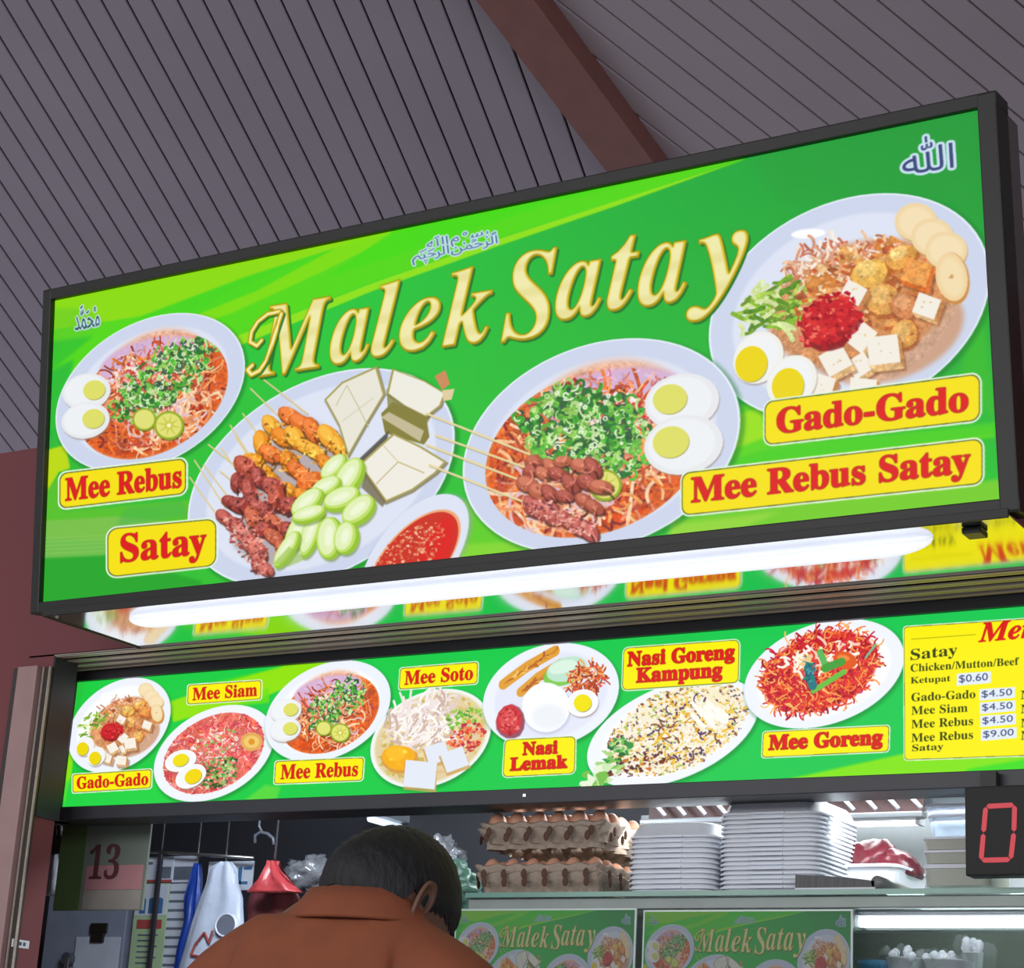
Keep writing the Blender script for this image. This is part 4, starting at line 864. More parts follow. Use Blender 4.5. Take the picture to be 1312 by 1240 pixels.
for i, (l, dz) in enumerate(zip(labs, zs_)):
    dx, dr = ((.004, .012), (.0, -.01), (-.003, .006), (0, 0))[i]
    if tray0 is None:
        tray0 = put('egg_tray', tray_bm(), [M_TRAY, mat('pocket_brown', (92, 64, 52), .9)], smooth=True); tr = tray0
    else: tr = copy(tray0)
    tr.location = (tx+dx, ty, trz+dz*tsc); tr.rotation_euler = (0, 0, dr); tr.scale = (tsc,)*3; tag(tr, l, 'egg tray', 'egg trays stacked on the glass shelf')
    if i in (0, 2):
        for a in range(6):
            for b_ in range(5):
                if i == 2 and b_ > 1 and 0 < a < 5: continue       # nothing of the inner eggs can be seen
                q = Vector(((a-2.5)*.0525, (b_-2)*.0525, 0)); q = Matrix.Rotation(dr, 3, 'Z') @ q
                if egg0 is None: egg0 = put('egg', egg_bm(), M_EGG, smooth=True); eg = egg0
                else: eg = copy(egg0)
                eg.scale = (tsc,)*3; eg.location = (tr.location.x+q.x*tsc, ty+q.y*tsc, tr.location.z+(.043 if i == 0 else .033)*tsc); eg.rotation_euler = (random.uniform(-.15, .15), random.uniform(-.15, .15), random.random()*6)
                RO = ['front', 'second', 'third', 'fourth', 'back']; CO = ['first', 'second', 'third', 'fourth', 'fifth', 'sixth']; tag(eg, f'brown egg in the {RO[b_]} row of the '+('topmost' if i == 0 else 'lower filled')+f' tray, {CO[a]} from the left', 'egg', 'brown eggs in the topmost tray' if i == 0 else 'brown eggs in the lower tray')

for i, (dx, dz) in enumerate(((.09, 0), (.084, .05), (.094, .10))):
    tr = copy(tray0); tr.location = (tx+dx, ty+.335, trz+dz); tr.rotation_euler = (0, 0, (-1)**i*.02); tag(tr, ['empty grey egg tray at the foot of the pile behind the egg stack', 'empty grey egg tray in the middle of the rear pile', 'empty grey egg tray topping the pile behind the egg stack'][i], 'egg tray', 'empty egg trays piled behind')
# ---- stacks of white foam boxes
M_FOAM = mat('white_foam', (236, 241, 248), .5, noise=.02)
def foam_bm(w_, d, h=.032):
    bm = bmesh.new(); rings = [rrect(w_*.99, d*.99, 0, .03), rrect(w_, d, .0012, .03), rrect(w_, d, .0042, .03), rrect(w_*.965, d*.965, .0055, .028), rrect(w_*.90, d*.90, h*.86, .034), rrect(w_*.86, d*.86, h, .034)]
    loft(bm, rings, (False, True))
    box(bm, (-w_*.16, -d/2-.003, .0002), (w_*.16, -d/2+.004, .0046), .0008)
    return bm
def foam_stack(x0, x1, ytop, n, first, last):
    a, b_ = P(x0, 1136, YS0+.05), P(x1, 1136, YS0+.05); w_ = b_.x-a.x; d = w_*1.0; cx, cy = (a.x+b_.x)/2, YS0+.05+d/2
    top = P((x0+x1)/2, ytop, YS0+.05+.03).z-ZS; p = (top-.032)/(n-1); bm0 = None
    for i in range(n):
        if bm0 is None: bm0 = put('foam_box', foam_bm(w_, d), M_FOAM, smooth=True); o = bm0
        else: o = copy(bm0)
        o.location = (cx+random.uniform(-1, 1)*.0012, cy+random.uniform(-1, 1)*.0015, ZS+.0005+i*p); o.rotation_euler = (0, 0, random.uniform(-1, 1)*.008)
        ORD = ['lowest', 'second', 'third', 'fourth', 'fifth', 'sixth', 'seventh', 'eighth', 'ninth', 'tenth', 'eleventh', 'twelfth', 'thirteenth', 'fourteenth', 'fifteenth', 'sixteenth', 'seventeenth', 'eighteenth']; tag(o, f'white foam food box, {ORD[i]} from the foot of the {first} stack', 'foam box', f'foam boxes in the {first} stack')
    bm0['label'] = f'white foam food box at the foot of the {first} stack'; o['label'] = f'white foam food box on top of the {first} stack beside {last}'
foam_stack(799, 911, 1056, 12, 'shorter', 'the egg trays'); foam_stack(916, 1049, 1026, 18, 'taller', 'the red bags')

# ---- dark mat with a rolled end, red bag heap, plastic tubs
y_ = YS0+.012; a, b_ = P(1019, 1128, y_), P(1120, 1134, y_)
clip = empty('rolled_mat', (a.x, y_, ZS+.001), 'dark grey ribbed mat with one rolled end lying on the shelf edge', 'mat'); LM = b_.x-a.x
bm = bmesh.new()
loft(bm, [[(x, yy, z) for x, z in ((0, .004), (0, .030), (LM*.62, .024), (LM, .016), (LM, .004))] for yy in (0, .16)]); put('slab', bm, mat('grey_rubber', (92, 92, 92), .6, stretch=(60, 1, 1), scale=4, noise=.3), clip); bmesh_fix(clip.children[0])
put('rolled_end', tube(bmesh.new(), [(LM+.006, 0, .0135), (LM+.006, .16, .0135)], .0125, 14), mat('grey_rubber_roll', (120, 122, 120), .4), clip, True)
put('backing_sheet', bx((0, -.004, 0), (LM*1.02, .165, .0038), .001), M_WHITE, clip)
def lump(name, c, r, m, seed, parent=None, amp=.25, flat=True, sub=4, f=3.0):
    rnd = random.Random(seed); bm = bmesh.new(); bmesh.ops.create_icosphere(bm, subdivisions=sub, radius=1); off = Vector((rnd.random()*9, rnd.random()*9, rnd.random()*9))
    from mathutils import noise
    for v in bm.verts:
        n_ = noise.noise(v.co*f*.5+off)*amp + abs(noise.noise(v.co*f+off))*amp*.8
        v.co = v.co*(1+n_)
        if flat and v.co.z < -.35: v.co.z = -.35
        v.co = Vector((v.co.x*r[0], v.co.y*r[1], v.co.z*r[2]))
    return put(name, bm, m, parent, True, loc=c)
M_RED = mat('dark_red_plastic', (98, 34, 44), .35, noise=.2, bump=.3, scale=20)
a, b_ = P(1066, 1116, YS0+.3), P(1172, 1116, YS0+.3); wd = b_.x-a.x
tr_ = empty('red_bag_heap', ((a.x+b_.x)/2, YS0+.30, ZS+.001), 'heap of dark red plastic bags in a low white tub behind the mat', 'bags')
zr = P(1110, 1116, YS0+.3).z-ZS
bm = bmesh.new(); loft(bm, [rrect(wd*.9, .16, 0, .03), rrect(wd*1.0, .2, zr, .03), rrect(wd*1.03, .21, zr, .03), rrect(wd*1.03, .21, zr-.006, .03)], (True, False)); put('tub', bm, M_WHITE, tr_)
for i, (x, r0, h) in enumerate(((-.25, .3, .055), (.02, .32, .06), (.27, .26, .042))): lump('red_bag', (wd*x, 0, zr), (wd*r0, .07, h), M_RED, i+3, tr_)
# tubs at the right of the shelf
M_TUB = mat('cream_tub', (196, 198, 184), .4, trans=.2, noise=.04); M_CLR = mat('clear_plastic', (186, 200, 212), .15, trans=.45, noise=.05)
a, b_ = P(1180, 1134, YS0+.06), P(1270, 1134, YS0+.06); wt = b_.x-a.x; cx = (a.x+b_.x)/2
levels = [1134, 1106, 1088, 1071]
for i in range(3):
    z0, z1 = (P(1200, levels[i], YS0+.06).z, P(1200, levels[i+1], YS0+.06).z)
    z0 = max(z0, ZS+.001)+.0004
    t_ = empty('plastic_tub', (cx, YS0+.06+wt*.5, z0), ['cream plastic tub at the bottom of the stack beside the red display', 'cream plastic tub in the middle of the stack beside the red display', 'cream plastic tub at the top of its stack, under the clear box'][i], 'tub', 'cream tubs stacked on the shelf'); h = z1-z0-.0012
    bm = bmesh.new(); loft(bm, [rrect(wt*.93, wt*.9, 0, .015), rrect(wt*.97, wt*.94, h*.8, .015)]); put('tub_body', bm, M_TUB, t_, False)
    bm = bmesh.new(); loft(bm, [rrect(wt, wt*.97, h*.8+.0002, .016), rrect(wt, wt*.97, h, .016)]); put('lid', bm, M_WHITE, t_)
zc = P(1200, 1071, YS0+.06).z+.001; zc1 = P(1200, 1016, YS0+.06).z
cl = empty('clear_box', (cx, YS0+.06+wt*.5, zc), 'clear plastic box with a bluish tint standing on the cream tubs', 'box'); h = zc1-zc
bm = bmesh.new(); loft(bm, [rrect(wt*.8, wt*.8, 0, .02), rrect(wt*1.0, wt*.95, h, .02)], (True, False)); put('box_body', bm, M_CLR, cl)
for k in (.45, .7): bm = bmesh.new(); loft(bm, [rrect(wt*(.8+.2*k)+.004, wt*(.8+.15*k)+.004, h*k, .02), rrect(wt*(.8+.2*k)+.004, wt*(.8+.15*k)+.004, h*k+.004, .02)]); put('rib', bm, M_WHITE, cl)

# ---- red number display hanging from the menu board
yd = YMENU-.05; a, b_ = P(1233, 1011, yd), P(1400, 1011, yd); zb = P(1237, 1122, yd).z; zt_ = P(1232, 1008, yd).z
nd = empty('number_display', (a.x, yd, zb), 'black electronic display showing a red zero, hanging under the menu board', 'display')
put('case', bx((.004, 0, 0), (b_.x-a.x, .045, zt_-zb), .003), mat('display_black', (8, 6, 6), .6), nd); put('bracket', bx((.03, .012, zt_-zb), (.06, .03, zt_-zb+.03)), M_BLACK, nd)
q = [P(x, y, yd-.001)-Vector((a.x, yd, zb)) for x, y in ((1263, 1033), (1300, 1031), (1299, 1066), (1295, 1101), (1257, 1102), (1260, 1067))]
M_SEG = mat('red_segment', (170, 30, 42), .4, emit=.75, noise=.03)
for k in range(6):
    u, v = q[k], q[(k+1) % 6]; d = (v-u).normalized(); u, v = u+d*.0008, v-d*.0008; s_ = Vector((-d.z, 0, d.x))*.0045
    bm = bmesh.new(); ring = [u, u+d*.0045+s_, v-d*.0045+s_, v, v-d*.0045-s_, u+d*.0045-s_]; loft(bm, [[p_+Vector((0, 0, 0)) for p_ in ring], [p_+Vector((0, .002, 0)) for p_ in ring]]); put('segment', bm, M_SEG, nd); bmesh_fix(nd.children[-1])

# ---- two small posters on the case front, below the shelf
IMG_P = PR_S
M_PPR = print_mat('poster_print', IMG_S, 0, .35)
def poster(x0, x1, yt, label):
    yp = YS0+.022; a, b_ = P(x0, yt, yp), P(x1, yt, yp); W = b_.x-a.x; H = W*.47; tpl = min(a.z, ZS-.036)
    e_ = empty('poster', (a.x, yp-.012, tpl-H), label, 'poster', 'copies of the sign poster under the glass shelf')
    bm = bmesh.new(); v = [bm.verts.new(p_) for p_ in ((0, 0, 0), (W, 0, 0), (W, 0, H), (0, 0, H))]; f = bm.faces.new(v); uv = bm.loops.layers.uv.new('uv')
    for l, c_ in zip(f.loops, ((0, 0), (1, 0), (1, 1), (0, 1))): l[uv].uv = c_
    o = put('print_sheet', bm, M_PPR, e_); o.location.y = -.0008
    put('backing', bx((-.004, 0, -.004), (W+.004, .004, H+.004), .001), mat('acrylic_edge', (190, 206, 200), .2), e_)
    return e_
poster(590, 817, 1167, 'small poster copy of the big sign, the one nearer the man'); poster(830, 1093, 1169, 'small poster copy of the big sign, the one beside the lit part of the case')
# ---- lamp, cups and bowl inside the case
ya = YS0+.30
def lamp(name, x0, y0, x1, Y, label, r=.011, em=3):
    a, b_ = P(x0, y0, Y), P(x1, y0, Y); e_ = empty(name, (a.x, Y, a.z), label, 'lamp'); Lx = b_.x-a.x
    put('tube', tube(bmesh.new(), [(0, 0, 0), (Lx, 0, 0)], r, 12), mat('cool_tube', (240, 246, 255), .3, emit=em, noise=.01), e_, True); put('fitting', bx((-.01, .004, r*1.05), (Lx+.01, .03, r*1.05+.012), .002), mat('lamp_fitting', (120, 124, 130), .5), e_)
    for x in (-.008, Lx-.004): put('end_cap', bx((x, -r, -r), (x+.012, r, r*1.1), .001), M_WHITE, e_)
    return e_
lamp('tube_lamp', 1100, 1181, 1420, YS0+.095, 'white tube lamp inside the case beside the small posters')
lamp('tube_lamp', 875, 1056, 1178, YI-.25, 'white tube lamp on the back wall behind the foam boxes', .02)
# counter inside the case carrying cups
zc0 = P(1200, 1262, ya).z
put('back_panel', bx((.02, DS-.07, .96), (L-.02, DS-.06, ZS-.045)), mat('case_olive', (104, 110, 98), .5, noise=.15), case)
put('inner_shelf', bx((0, .06, zc0-.012-0), (L, DS-.05, zc0)), M_STEEL, case)
def spoons(cx_, base, wpx, hpx, label, seed):
    a, b_ = P(cx_-wpx/2, base, YS0+.16), P(cx_+wpx/2, base, YS0+.16); w_ = b_.x-a.x; h = (P(cx_, base-hpx, YS0+.16).z-zc0)
    e_ = empty('cutlery_cup', ((a.x+b_.x)/2, YS0+.16, zc0+.001), label, 'cup', 'cutlery cups in the case'); hc = h*.62
    bm = bmesh.new(); N = 20; loft(bm, [[(r_*math.cos(2*PI*k/N), r_*math.sin(2*PI*k/N), z) for k in range(N)] for r_, z in ((w_*.40, 0), (w_*.5, hc), (w_*.52, hc), (w_*.48, hc-.003), (w_*.38, .004))]); put('cup', bm, mat('cup_steel', (205, 210, 212), .35, .3), e_, True)
    rnd = random.Random(seed)
    for k in range(11):
        x, y = rnd.uniform(-.36, .36)*w_, rnd.uniform(-.3, .3)*w_; tz = hc+(h-hc)*rnd.uniform(.4, 1.0); dx, dy = x*.5, y*.5
        pts_ = [(x*.6, y*.6, .01), (x, y, hc), (x+dx*.5, y+dy*.5, tz-.018), (x+dx*.7, y+dy*.7, tz-.006), (x+dx*.8, y+dy*.8, tz)]
        put('spoon', tube(bmesh.new(), pts_, [.0022, .0028, .005, .009, .003], 8), M_WHITE, e_, True)
spoons(1158, 1240, 42, 28, 'metal cup of white plastic spoons beside the blue bowl', 1); spoons(1213, 1240, 56, 24, 'wide metal cup of white plastic spoons, middle of the three', 2); spoons(1247, 1240, 26, 40, 'narrow metal cup of tall white plastic forks', 3)
a, b_ = P(1088, 1236, YS0+.13), P(1142, 1236, YS0+.13); rb = (b_.x-a.x)/2*1.15
bm = bmesh.new(); N = 28; hz = P(1115, 1229, YS0+.13).z-zc0
loft(bm, [[((r_)*math.cos(2*PI*k/N), (r_)*math.sin(2*PI*k/N), z) for k in range(N)] for r_, z in ((rb*.55, 0), (rb*.9, hz*.6), (rb, hz), (rb*.96, hz), (rb*.86, hz*.6), (rb*.5, .006))])
tag(put('blue_bowl', bm, mat('blue_plastic', (40, 130, 170), .35), smooth=True, loc=((a.x+b_.x)/2, YS0+.2, zc0+.001)), 'blue plastic bowl in the case beside the small posters', 'bowl')

# ---- rod rack on the back wall, behind the foam boxes
yr = YI-.32; a, b_ = P(826, 1016, yr), P(1178, 1016, yr); zt2 = P(1000, 1014, yr).z; zb2 = P(1000, 1052, yr).z
rk = empty('rod_rack', (a.x, yr, zb2), 'metal rack with a row of slanting white rods above the back lamp', 'rack'); LR = b_.x-a.x; hr = zt2-zb2
put('back_board', bx((0, .03, hr*.0), (LR, .036, hr)), mat('rack_board', (90, 66, 66), .5), rk); put('lower_rail', bx((-.01, -.008, 0), (LR+.01, .03, hr*.2), .004), mat('rack_grey', (138, 144, 150), .35, .4), rk); put('upper_rail', bx((-.01, -.005, hr*.95), (LR+.01, .17, hr*1.05), .004), M_STEEL, rk)
for k in range(13):
    x = LR*(k+.35)/13; put('rod', tube(bmesh.new(), [(x, .0, hr*.9), (x+.045, -.002, hr*.3)], .0062, 8), M_WHITE, rk, True)
for x in (0, LR): put('hanger', bx((x-.006, .02, hr), (x+.006, .03, 2.66-zb2), .001), M_STEEL, rk)
# pale wall panels behind the shelf at the right
zq = P(1100, 1070, YI-.02).z
put_s('wall_panel', bx((P(822, 1100, YI).x, YI-.012, 1.2), (1.4, YI, P(1000, 1040, YI).z)), mat('pale_wall_panel', (158, 166, 168), .5), 'pale grey panel covering the lower back wall')

# ---- ceiling lamp above the man
yl = 4.7; ZL = 2.655
d0, d1 = P(472, 1042, 4.4), None
a = atz(462, 1040, 2.30); b_ = atz(558, 1068, 2.30)
e_ = empty('batten_lamp', a, 'white metal batten lamp seen above the man\'s head', 'lamp'); v = b_-a; v.z = 0
ang = math.atan2(v.y, v.x); e_.rotation_euler = (0, 0, ang); LV = v.length; print('batten', a, b_)
put('housing', bx((0, -.035, .0), (LV, .035, .03), .003), mat('lamp_housing', (165, 176, 190), .35, .2), e_); put('tube', tube(bmesh.new(), [(LV*.12, .0, -.012), (LV*.62, 0, -.012)], .011, 10), mat('dim_tube', (215, 225, 235), .4, emit=.9), e_, True)
for x in (LV*.1, LV*.9): put('drop_rod', tube(bmesh.new(), [(x, 0, .03), (x, 0, 2.66-a.z)], .004, 6), M_STEEL, e_)

# ---- notices, rail, hooks and bags at the left
yn = YI-.5
rl = empty('hanging_rail', P(180, 1090, yn), 'thin dark rail with hooks where the plastic bags hang', 'rail'); rp = rl.location
e2 = P(325, 1099, yn)-rp; put('rod', tube(bmesh.new(), [(0, 0, 0), e2], .0055, 8), M_STEEL, rl, True)
for x in (207, 254, 290): q0 = P(x, 1094, yn)-rp; put('hook_wire', tube(bmesh.new(), [q0+Vector((0, 0, -.02)), q0+Vector((0, 0, 2.66-rp.z-q0.z))], .003, 6), M_STEEL, rl, True)
q0 = P(206, 1092, yn)-rp; q1 = P(198, 1300, yn)-rp; put('upright', bx((q0.x-.006, -.004, q1.z), (q0.x+.006, .008, q0.z)), mat('dark_post', (40, 40, 48), .5), rl)
def sheet(name, x0, y0, x1, y1, Y, m, label, cat='notice', th=.004):
    a, b_ = P(x0, y0, Y), P(x1, y1, Y); e_ = empty(name, (a.x, Y, b_.z), label, cat); W, H = b_.x-a.x, a.z-b_.z; put('sheet', bx((0, 0, 0), (W, th, H)), m, e_); return e_, W, H
def patch(e_, W, H, x0, z0, x1, z1, m, name='print_block', y=-.001): return put(name, bx((W*x0, y, H*z0), (W*x1, y+.0012, H*z1)), m, e_)
M_PAP = mat('paper_white', (176, 184, 200), .7); M_PGR = mat('paper_green', (150, 176, 140), .7); M_INK = mat('ink_grey', (84, 92, 108), .7, noise=.3); M_PR = mat('print_red', (150, 64, 62), .7); M_PB = mat('print_blue', (52, 96, 140), .7)
e_, W, H = sheet('notice', 183, 1098, 220, 1130, yn+.03, M_PAP, 'white notice with a red rule pinned above the green gas notice'); patch(e_, W, H, 0, 0, 1, .1, M_PR); patch(e_, W, H, .55, .15, .95, .6, M_INK); patch(e_, W, H, .1, .7, .35, .8, M_INK)
e_, W, H = sheet('notice', 176, 1132, 204, 1262, yn+.03, M_PGR, 'green notice with a picture of blue gas cylinders'); put('picture', bx((W*.02, -.0015, H*.68), (W*.98, 0, H*.99)), M_PAP, e_); 
for x in (.2, .48, .72): 
    o = put('cylinder_picture', tube(bmesh.new(), [(W*(x+.05), -.002, H*.70), (W*(x+.05), -.002, H*.84), (W*(x+.05), -.002, H*.87)], [W*.13, W*.13, W*.06], 10), M_PB, e_); o.scale.y = .12
patch(e_, W, H, .12, .55, .88, .64, M_PR)
for k in range(8): patch(e_, W, H, .2, .48-.055*k, .8-.1*(k % 2), .495-.055*k, M_INK)
e_, W, H = sheet('notice', 211, 1132, 243, 1262, yn+.04, M_PAP, 'grey-white notice sheet behind the blue bag')
for k in range(9): patch(e_, W, H, .15, .9-.09*k, .85, .925-.09*k, M_INK)
e_, W, H = sheet('notice', 222, 1097, 250, 1130, yn+.035, M_PAP, 'small white notice with a grey photo behind the hooks'); patch(e_, W, H, .1, .1, .9, .6, M_INK)
e_, W, H = sheet('notice', 268, 1104, 322, 1140, yn+.045, M_PAP, 'white notice with blue marks behind the white bag'); patch(e_, W, H, .68, .2, .76, .8, M_PB); patch(e_, W, H, .62, .2, .9, .3, M_PB); patch(e_, W, H, .8, .7, .97, .8, M_PB)
def bag(name, pts, Y, m, label, seed=0, thick=.03, hole=None, fold=.006, extra=None):
    """a hanging plastic bag: outline rows (y, x-left, x-right) in the bag's plane, gathered folds as relief"""
    rows = []; rnd = random.Random(seed); N = 26; ph = rnd.random()*6; base = P(pts[0][1], pts[0][0], Y)
    Nr = 30; ys = [p_[0] for p_ in pts]
    for i in range(Nr+1):
        yy = ys[0]+(ys[-1]-ys[0])*i/Nr; xl = np.interp(yy, ys, [p_[1] for p_ in pts]); xr_ = np.interp(yy, ys, [p_[2] for p_ in pts]); g_ = i/Nr
        A_, B_ = P(xl, yy, Y)-base, P(xr_, yy, Y)-base; ring = []
        for k in range(N):
            t_ = 2*PI*k/N; u = .5-.5*math.cos(t_); q_ = A_.lerp(B_, u); th = thick*min(1, .25+g_)*math.sin(t_)
            fo = fold*math.sin(u*(14-4*g_)+ph)*(1-.4*g_)+fold*.5*math.sin(u*27+ph*2+g_*4)
            ring.append(Vector((q_.x, -th+(fo if math.sin(t_) >= 0 else -fo), q_.z)))
        rows.append(ring)
    bm = bmesh.new(); loft(bm, rows); bmesh.ops.recalc_face_normals(bm, faces=bm.faces); return tag(put(name, bm, m, smooth=True, loc=base), label, 'bag')
M_WB = mat('white_bag_film', (186, 198, 220), .35, noise=.08, scale=18, bump=.25); M_BB = mat('blue_bag_film', (28, 62, 150), .35, noise=.15, scale=15, bump=.25); M_RB = mat('red_bag_film', (176, 66, 72), .3, noise=.12, scale=18, bump=.25); M_DR = mat('dark_red_bag_film', (92, 42, 46), .45, noise=.12, bump=.2)
bag('plastic_bag', [(1106, 250, 257), (1125, 244, 258), (1150, 236, 257), (1180, 236, 254), (1215, 228, 246), (1250, 224, 240)], yn-.02, M_BB, 'dark blue plastic bag hanging behind the white one', 2, .02)
wb = bag('plastic_bag', [(1104, 282, 297), (1112, 268, 304), (1130, 264, 306), (1150, 256, 312), (1180, 246, 313), (1215, 236, 313), (1260, 222, 313)], yn-.07, M_WB, 'white plastic carrier bag with a red mark hanging from the rail', 4, .03)
o = put('handle_hole', bx((0, 0, 0), (.001, .001, .001)), M_INK); bpy.data.objects.remove(o)
bm = bmesh.new(); c0 = P(290, 1185, yn-.106)-wb.location; N = 24
loft(bm, [[c0+Vector((-.004+.042*math.cos(2*PI*k/N)*f, .0+y, .036*math.sin(2*PI*k/N)*f)) for k in range(N)] for f, y in ((1.0, .012), (.96, .0), (.86, -.002), (.80, .003))], (False, False)); put('handle_fold', bm, mat('white_bag_fold', (206, 214, 230), .3), wb, True)
bm = bmesh.new(); loft(bm, [[c0+Vector((-.004+.034*math.cos(2*PI*k/N), y, .029*math.sin(2*PI*k/N))) for k in range(N)] for y in (.002, .004)]); put('handle_hole', bm, mat('bag_hole_shade', (104, 110, 126), .6), wb)  # dark disc on the bag; the opening's shade is put into its colour
bm = bmesh.new(); c1 = P(250, 1210, yn-.105)-wb.location
for s_, t_ in (((0, 0), (.03, .035)), ((.03, .035), (.05, .005)), ((.0, .0), (-.012, -.03)), ((.05, .005), (.06, .04)), ((-.01, -.03), (.03, -.035))): tube(bm, [c1+Vector((s_[0], 0, s_[1])), c1+Vector((t_[0], 0, t_[1]))], .0035, 6)
put('red_mark', bm, M_PR, wb)
rbg = bag('plastic_bag', [(1103, 345, 357), (1109, 346, 358), (1117, 341, 363), (1129, 330, 374), (1143, 317, 386)], yn-.10, M_RB, 'red plastic bag gathered at a knot, hanging beside the man', 7, .03, fold=.014)
bag('plastic_bag', [(1128, 340, 366), (1138, 324, 380), (1150, 318, 384), (1160, 316, 384), (1190, 316, 386), (1260, 318, 388)], yn-.02, M_DR, 'dark red plastic bag bundle hanging under the bright red one', 9, .04)
hk = P(352, 1104, yn-.1)
wh = empty('wire_hook', hk, 'long wire hook with a curled end holding the red bag', 'hook'); put('wire', tube(bmesh.new(), [(0, 0, -.01), (0, 0, 2.66-hk.z)], .0032, 6), M_STEEL, wh, True)
q = [P(x, y, yn-.1)-hk for x, y in ((352, 1090), (345, 1080), (336, 1072), (330, 1066), (328, 1074), (331, 1082), (327, 1078))]; q2 = [P(x, y, yn-.1)-hk for x, y in ((327, 1080), (327, 1070), (334, 1066), (343, 1068), (350, 1074), (351, 1082))]
put('curl', tube(bmesh.new(), q2, .005, 8), mat('hook_plastic', (90, 96, 108), .4), wh, True); put('curl', tube(bmesh.new(), [P(x, y, yn-.1)-hk for x, y in ((333, 1050), (332, 1058), (336, 1066))], .004, 8), mat('hook_plastic', (90, 96, 108)), wh, True)
# ---- hanging panel with the number 13
yp = YMENU+.14; a, b_ = P(82, 1049, yp), P(182, 1166, yp); pn = empty('number_board', (a.x, yp, b_.z), 'greyish green panel with the number 13 hanging under the menu board', 'panel'); W, H = b_.x-a.x, a.z-b_.z
put('panel_sheet', bx((0, 0, 0), (W, .006, H), .001), mat('panel_grey_green', (122, 134, 124), .35, noise=.1, scale=5), pn); patch(pn, W, H, 0, 0, .29, .97, mat('panel_green', (84, 110, 68), .4)); patch(pn, W, H, .33, .22, .97, .48, mat('panel_pink', (186, 136, 140), .4, noise=.12, scale=8)); patch(pn, W, H, .33, .01, .97, .215, mat('panel_pale', (158, 156, 148), .4, noise=.12)); patch(pn, W, H, .31, .94, .97, .975, M_PAP)
for x in (.1, .9): put('cord', tube(bmesh.new(), [(W*x, .003, H), (W*x, .003, H+.06)], .0015, 5), M_STEEL, pn)
g_ = glyph('\U0001D7CF\U0001D7D1') if False else glyph(serif('13')); lo, hi = g_.reshape(-1, 2).min(0), g_.reshape(-1, 2).max(0); bm = bmesh.new()
for T in g_: 
    try: bm.faces.new([bm.verts.new((W*(.36+.34*(x-lo[0])/(hi[0]-lo[0])), -.0035, H*(.33+.38*(y-lo[1])/(hi[1]-lo[1])))) for x, y in T])
    except ValueError: pass
bmesh.ops.remove_doubles(bm, verts=bm.verts, dist=1e-5); put('numeral', bm, mat('numeral_maroon', (92, 52, 56), .5), pn)
# ---- pale cabinet, clipped paper, white bag, dark cable bundle, sticker
yc = YI-.42; a, b_ = P(66, 1135, yc), P(172, 1135, yc)
cb = empty('metal_cabinet', (a.x, yc, 0), 'pale blue-grey metal cabinet standing in the left corner of the stall', 'cabinet'); W = b_.x-a.x
put('body', bx((0, 0, 0), (W, .4, a.z), .006), mat('cabinet_blue_grey', (124, 132, 152), .45), cb); put('door', bx((.008, -.012, .05), (W-.008, 0, a.z-.01), .003), mat('cabinet_blue_grey', (1, 1, 1)), cb)
q0 = P(126, 1195, yc-.02)
cp = empty('bulldog_clip', q0, 'black bulldog clip holding white paper on the cabinet door', 'clip'); put('clip_body', bx((-.026, -.006, -.03), (.026, .004, .0), .003), M_BLACK, cp); put('clip_body', bx((-.034, -.004, .0), (.034, .004, .03), .003), M_BLACK, cp)
e_, W2, H2 = sheet('paper_sheet', 98, 1200, 148, 1262, yc-.018, M_PAP, 'white paper hanging from the black clip', 'paper', .002)
q0 = P(84, 1228, yc-.04); kn = empty('door_lock', q0, 'small dark lock with keys on the pale cabinet', 'lock'); put('barrel', tube(bmesh.new(), [(0, .03, 0), (0, -.0, 0)], .02, 14), mat('lock_grey', (70, 74, 84), .4), kn); put('key', bx((.0, -.004, -.05), (.016, 0, .004), .001), M_STEEL, kn)
xr_ = XL+.0802; d_ = ray(26, 1209); q0 = CAM + d_*(xr_/d_.x); st = empty('wall_sticker', q0, 'small white number sticker on the pink side of the wall opening', 'sticker'); print('sticker', q0); put('sticker_sheet', bx((0, -.028, -.009), (.001, .028, .009)), M_WHITE, st)
for k in range(3): put('digit', bx((.001, -.018+k*.013, -.004), (.0016, -.010+k*.013, .004)), M_INK, st)
bag('plastic_bag', [(1090, 60, 82), (1096, 58, 83), (1120, 55, 82), (1142, 54, 78), (1147, 56, 74)], YW+.42, mat('white_bag_film_grey', (160, 166, 176), .4, noise=.08, bump=.2), 'crumpled white bag hanging between the pillar and the number panel', 12, .02)
bm = bmesh.new()
for k in range(5): tube(bm, [P(62+k*4, 1050, YW+.40), P(58+k*5, 1066+k*2, YW+.38), P(72+k*3, 1080-k*2, YW+.39), P(60+k*5, 1092, YW+.40)], .009, 8)
tag(put('cable_bundle', bm, M_BLACK, smooth=True), 'tangle of black cable above the crumpled white bag', 'cables')
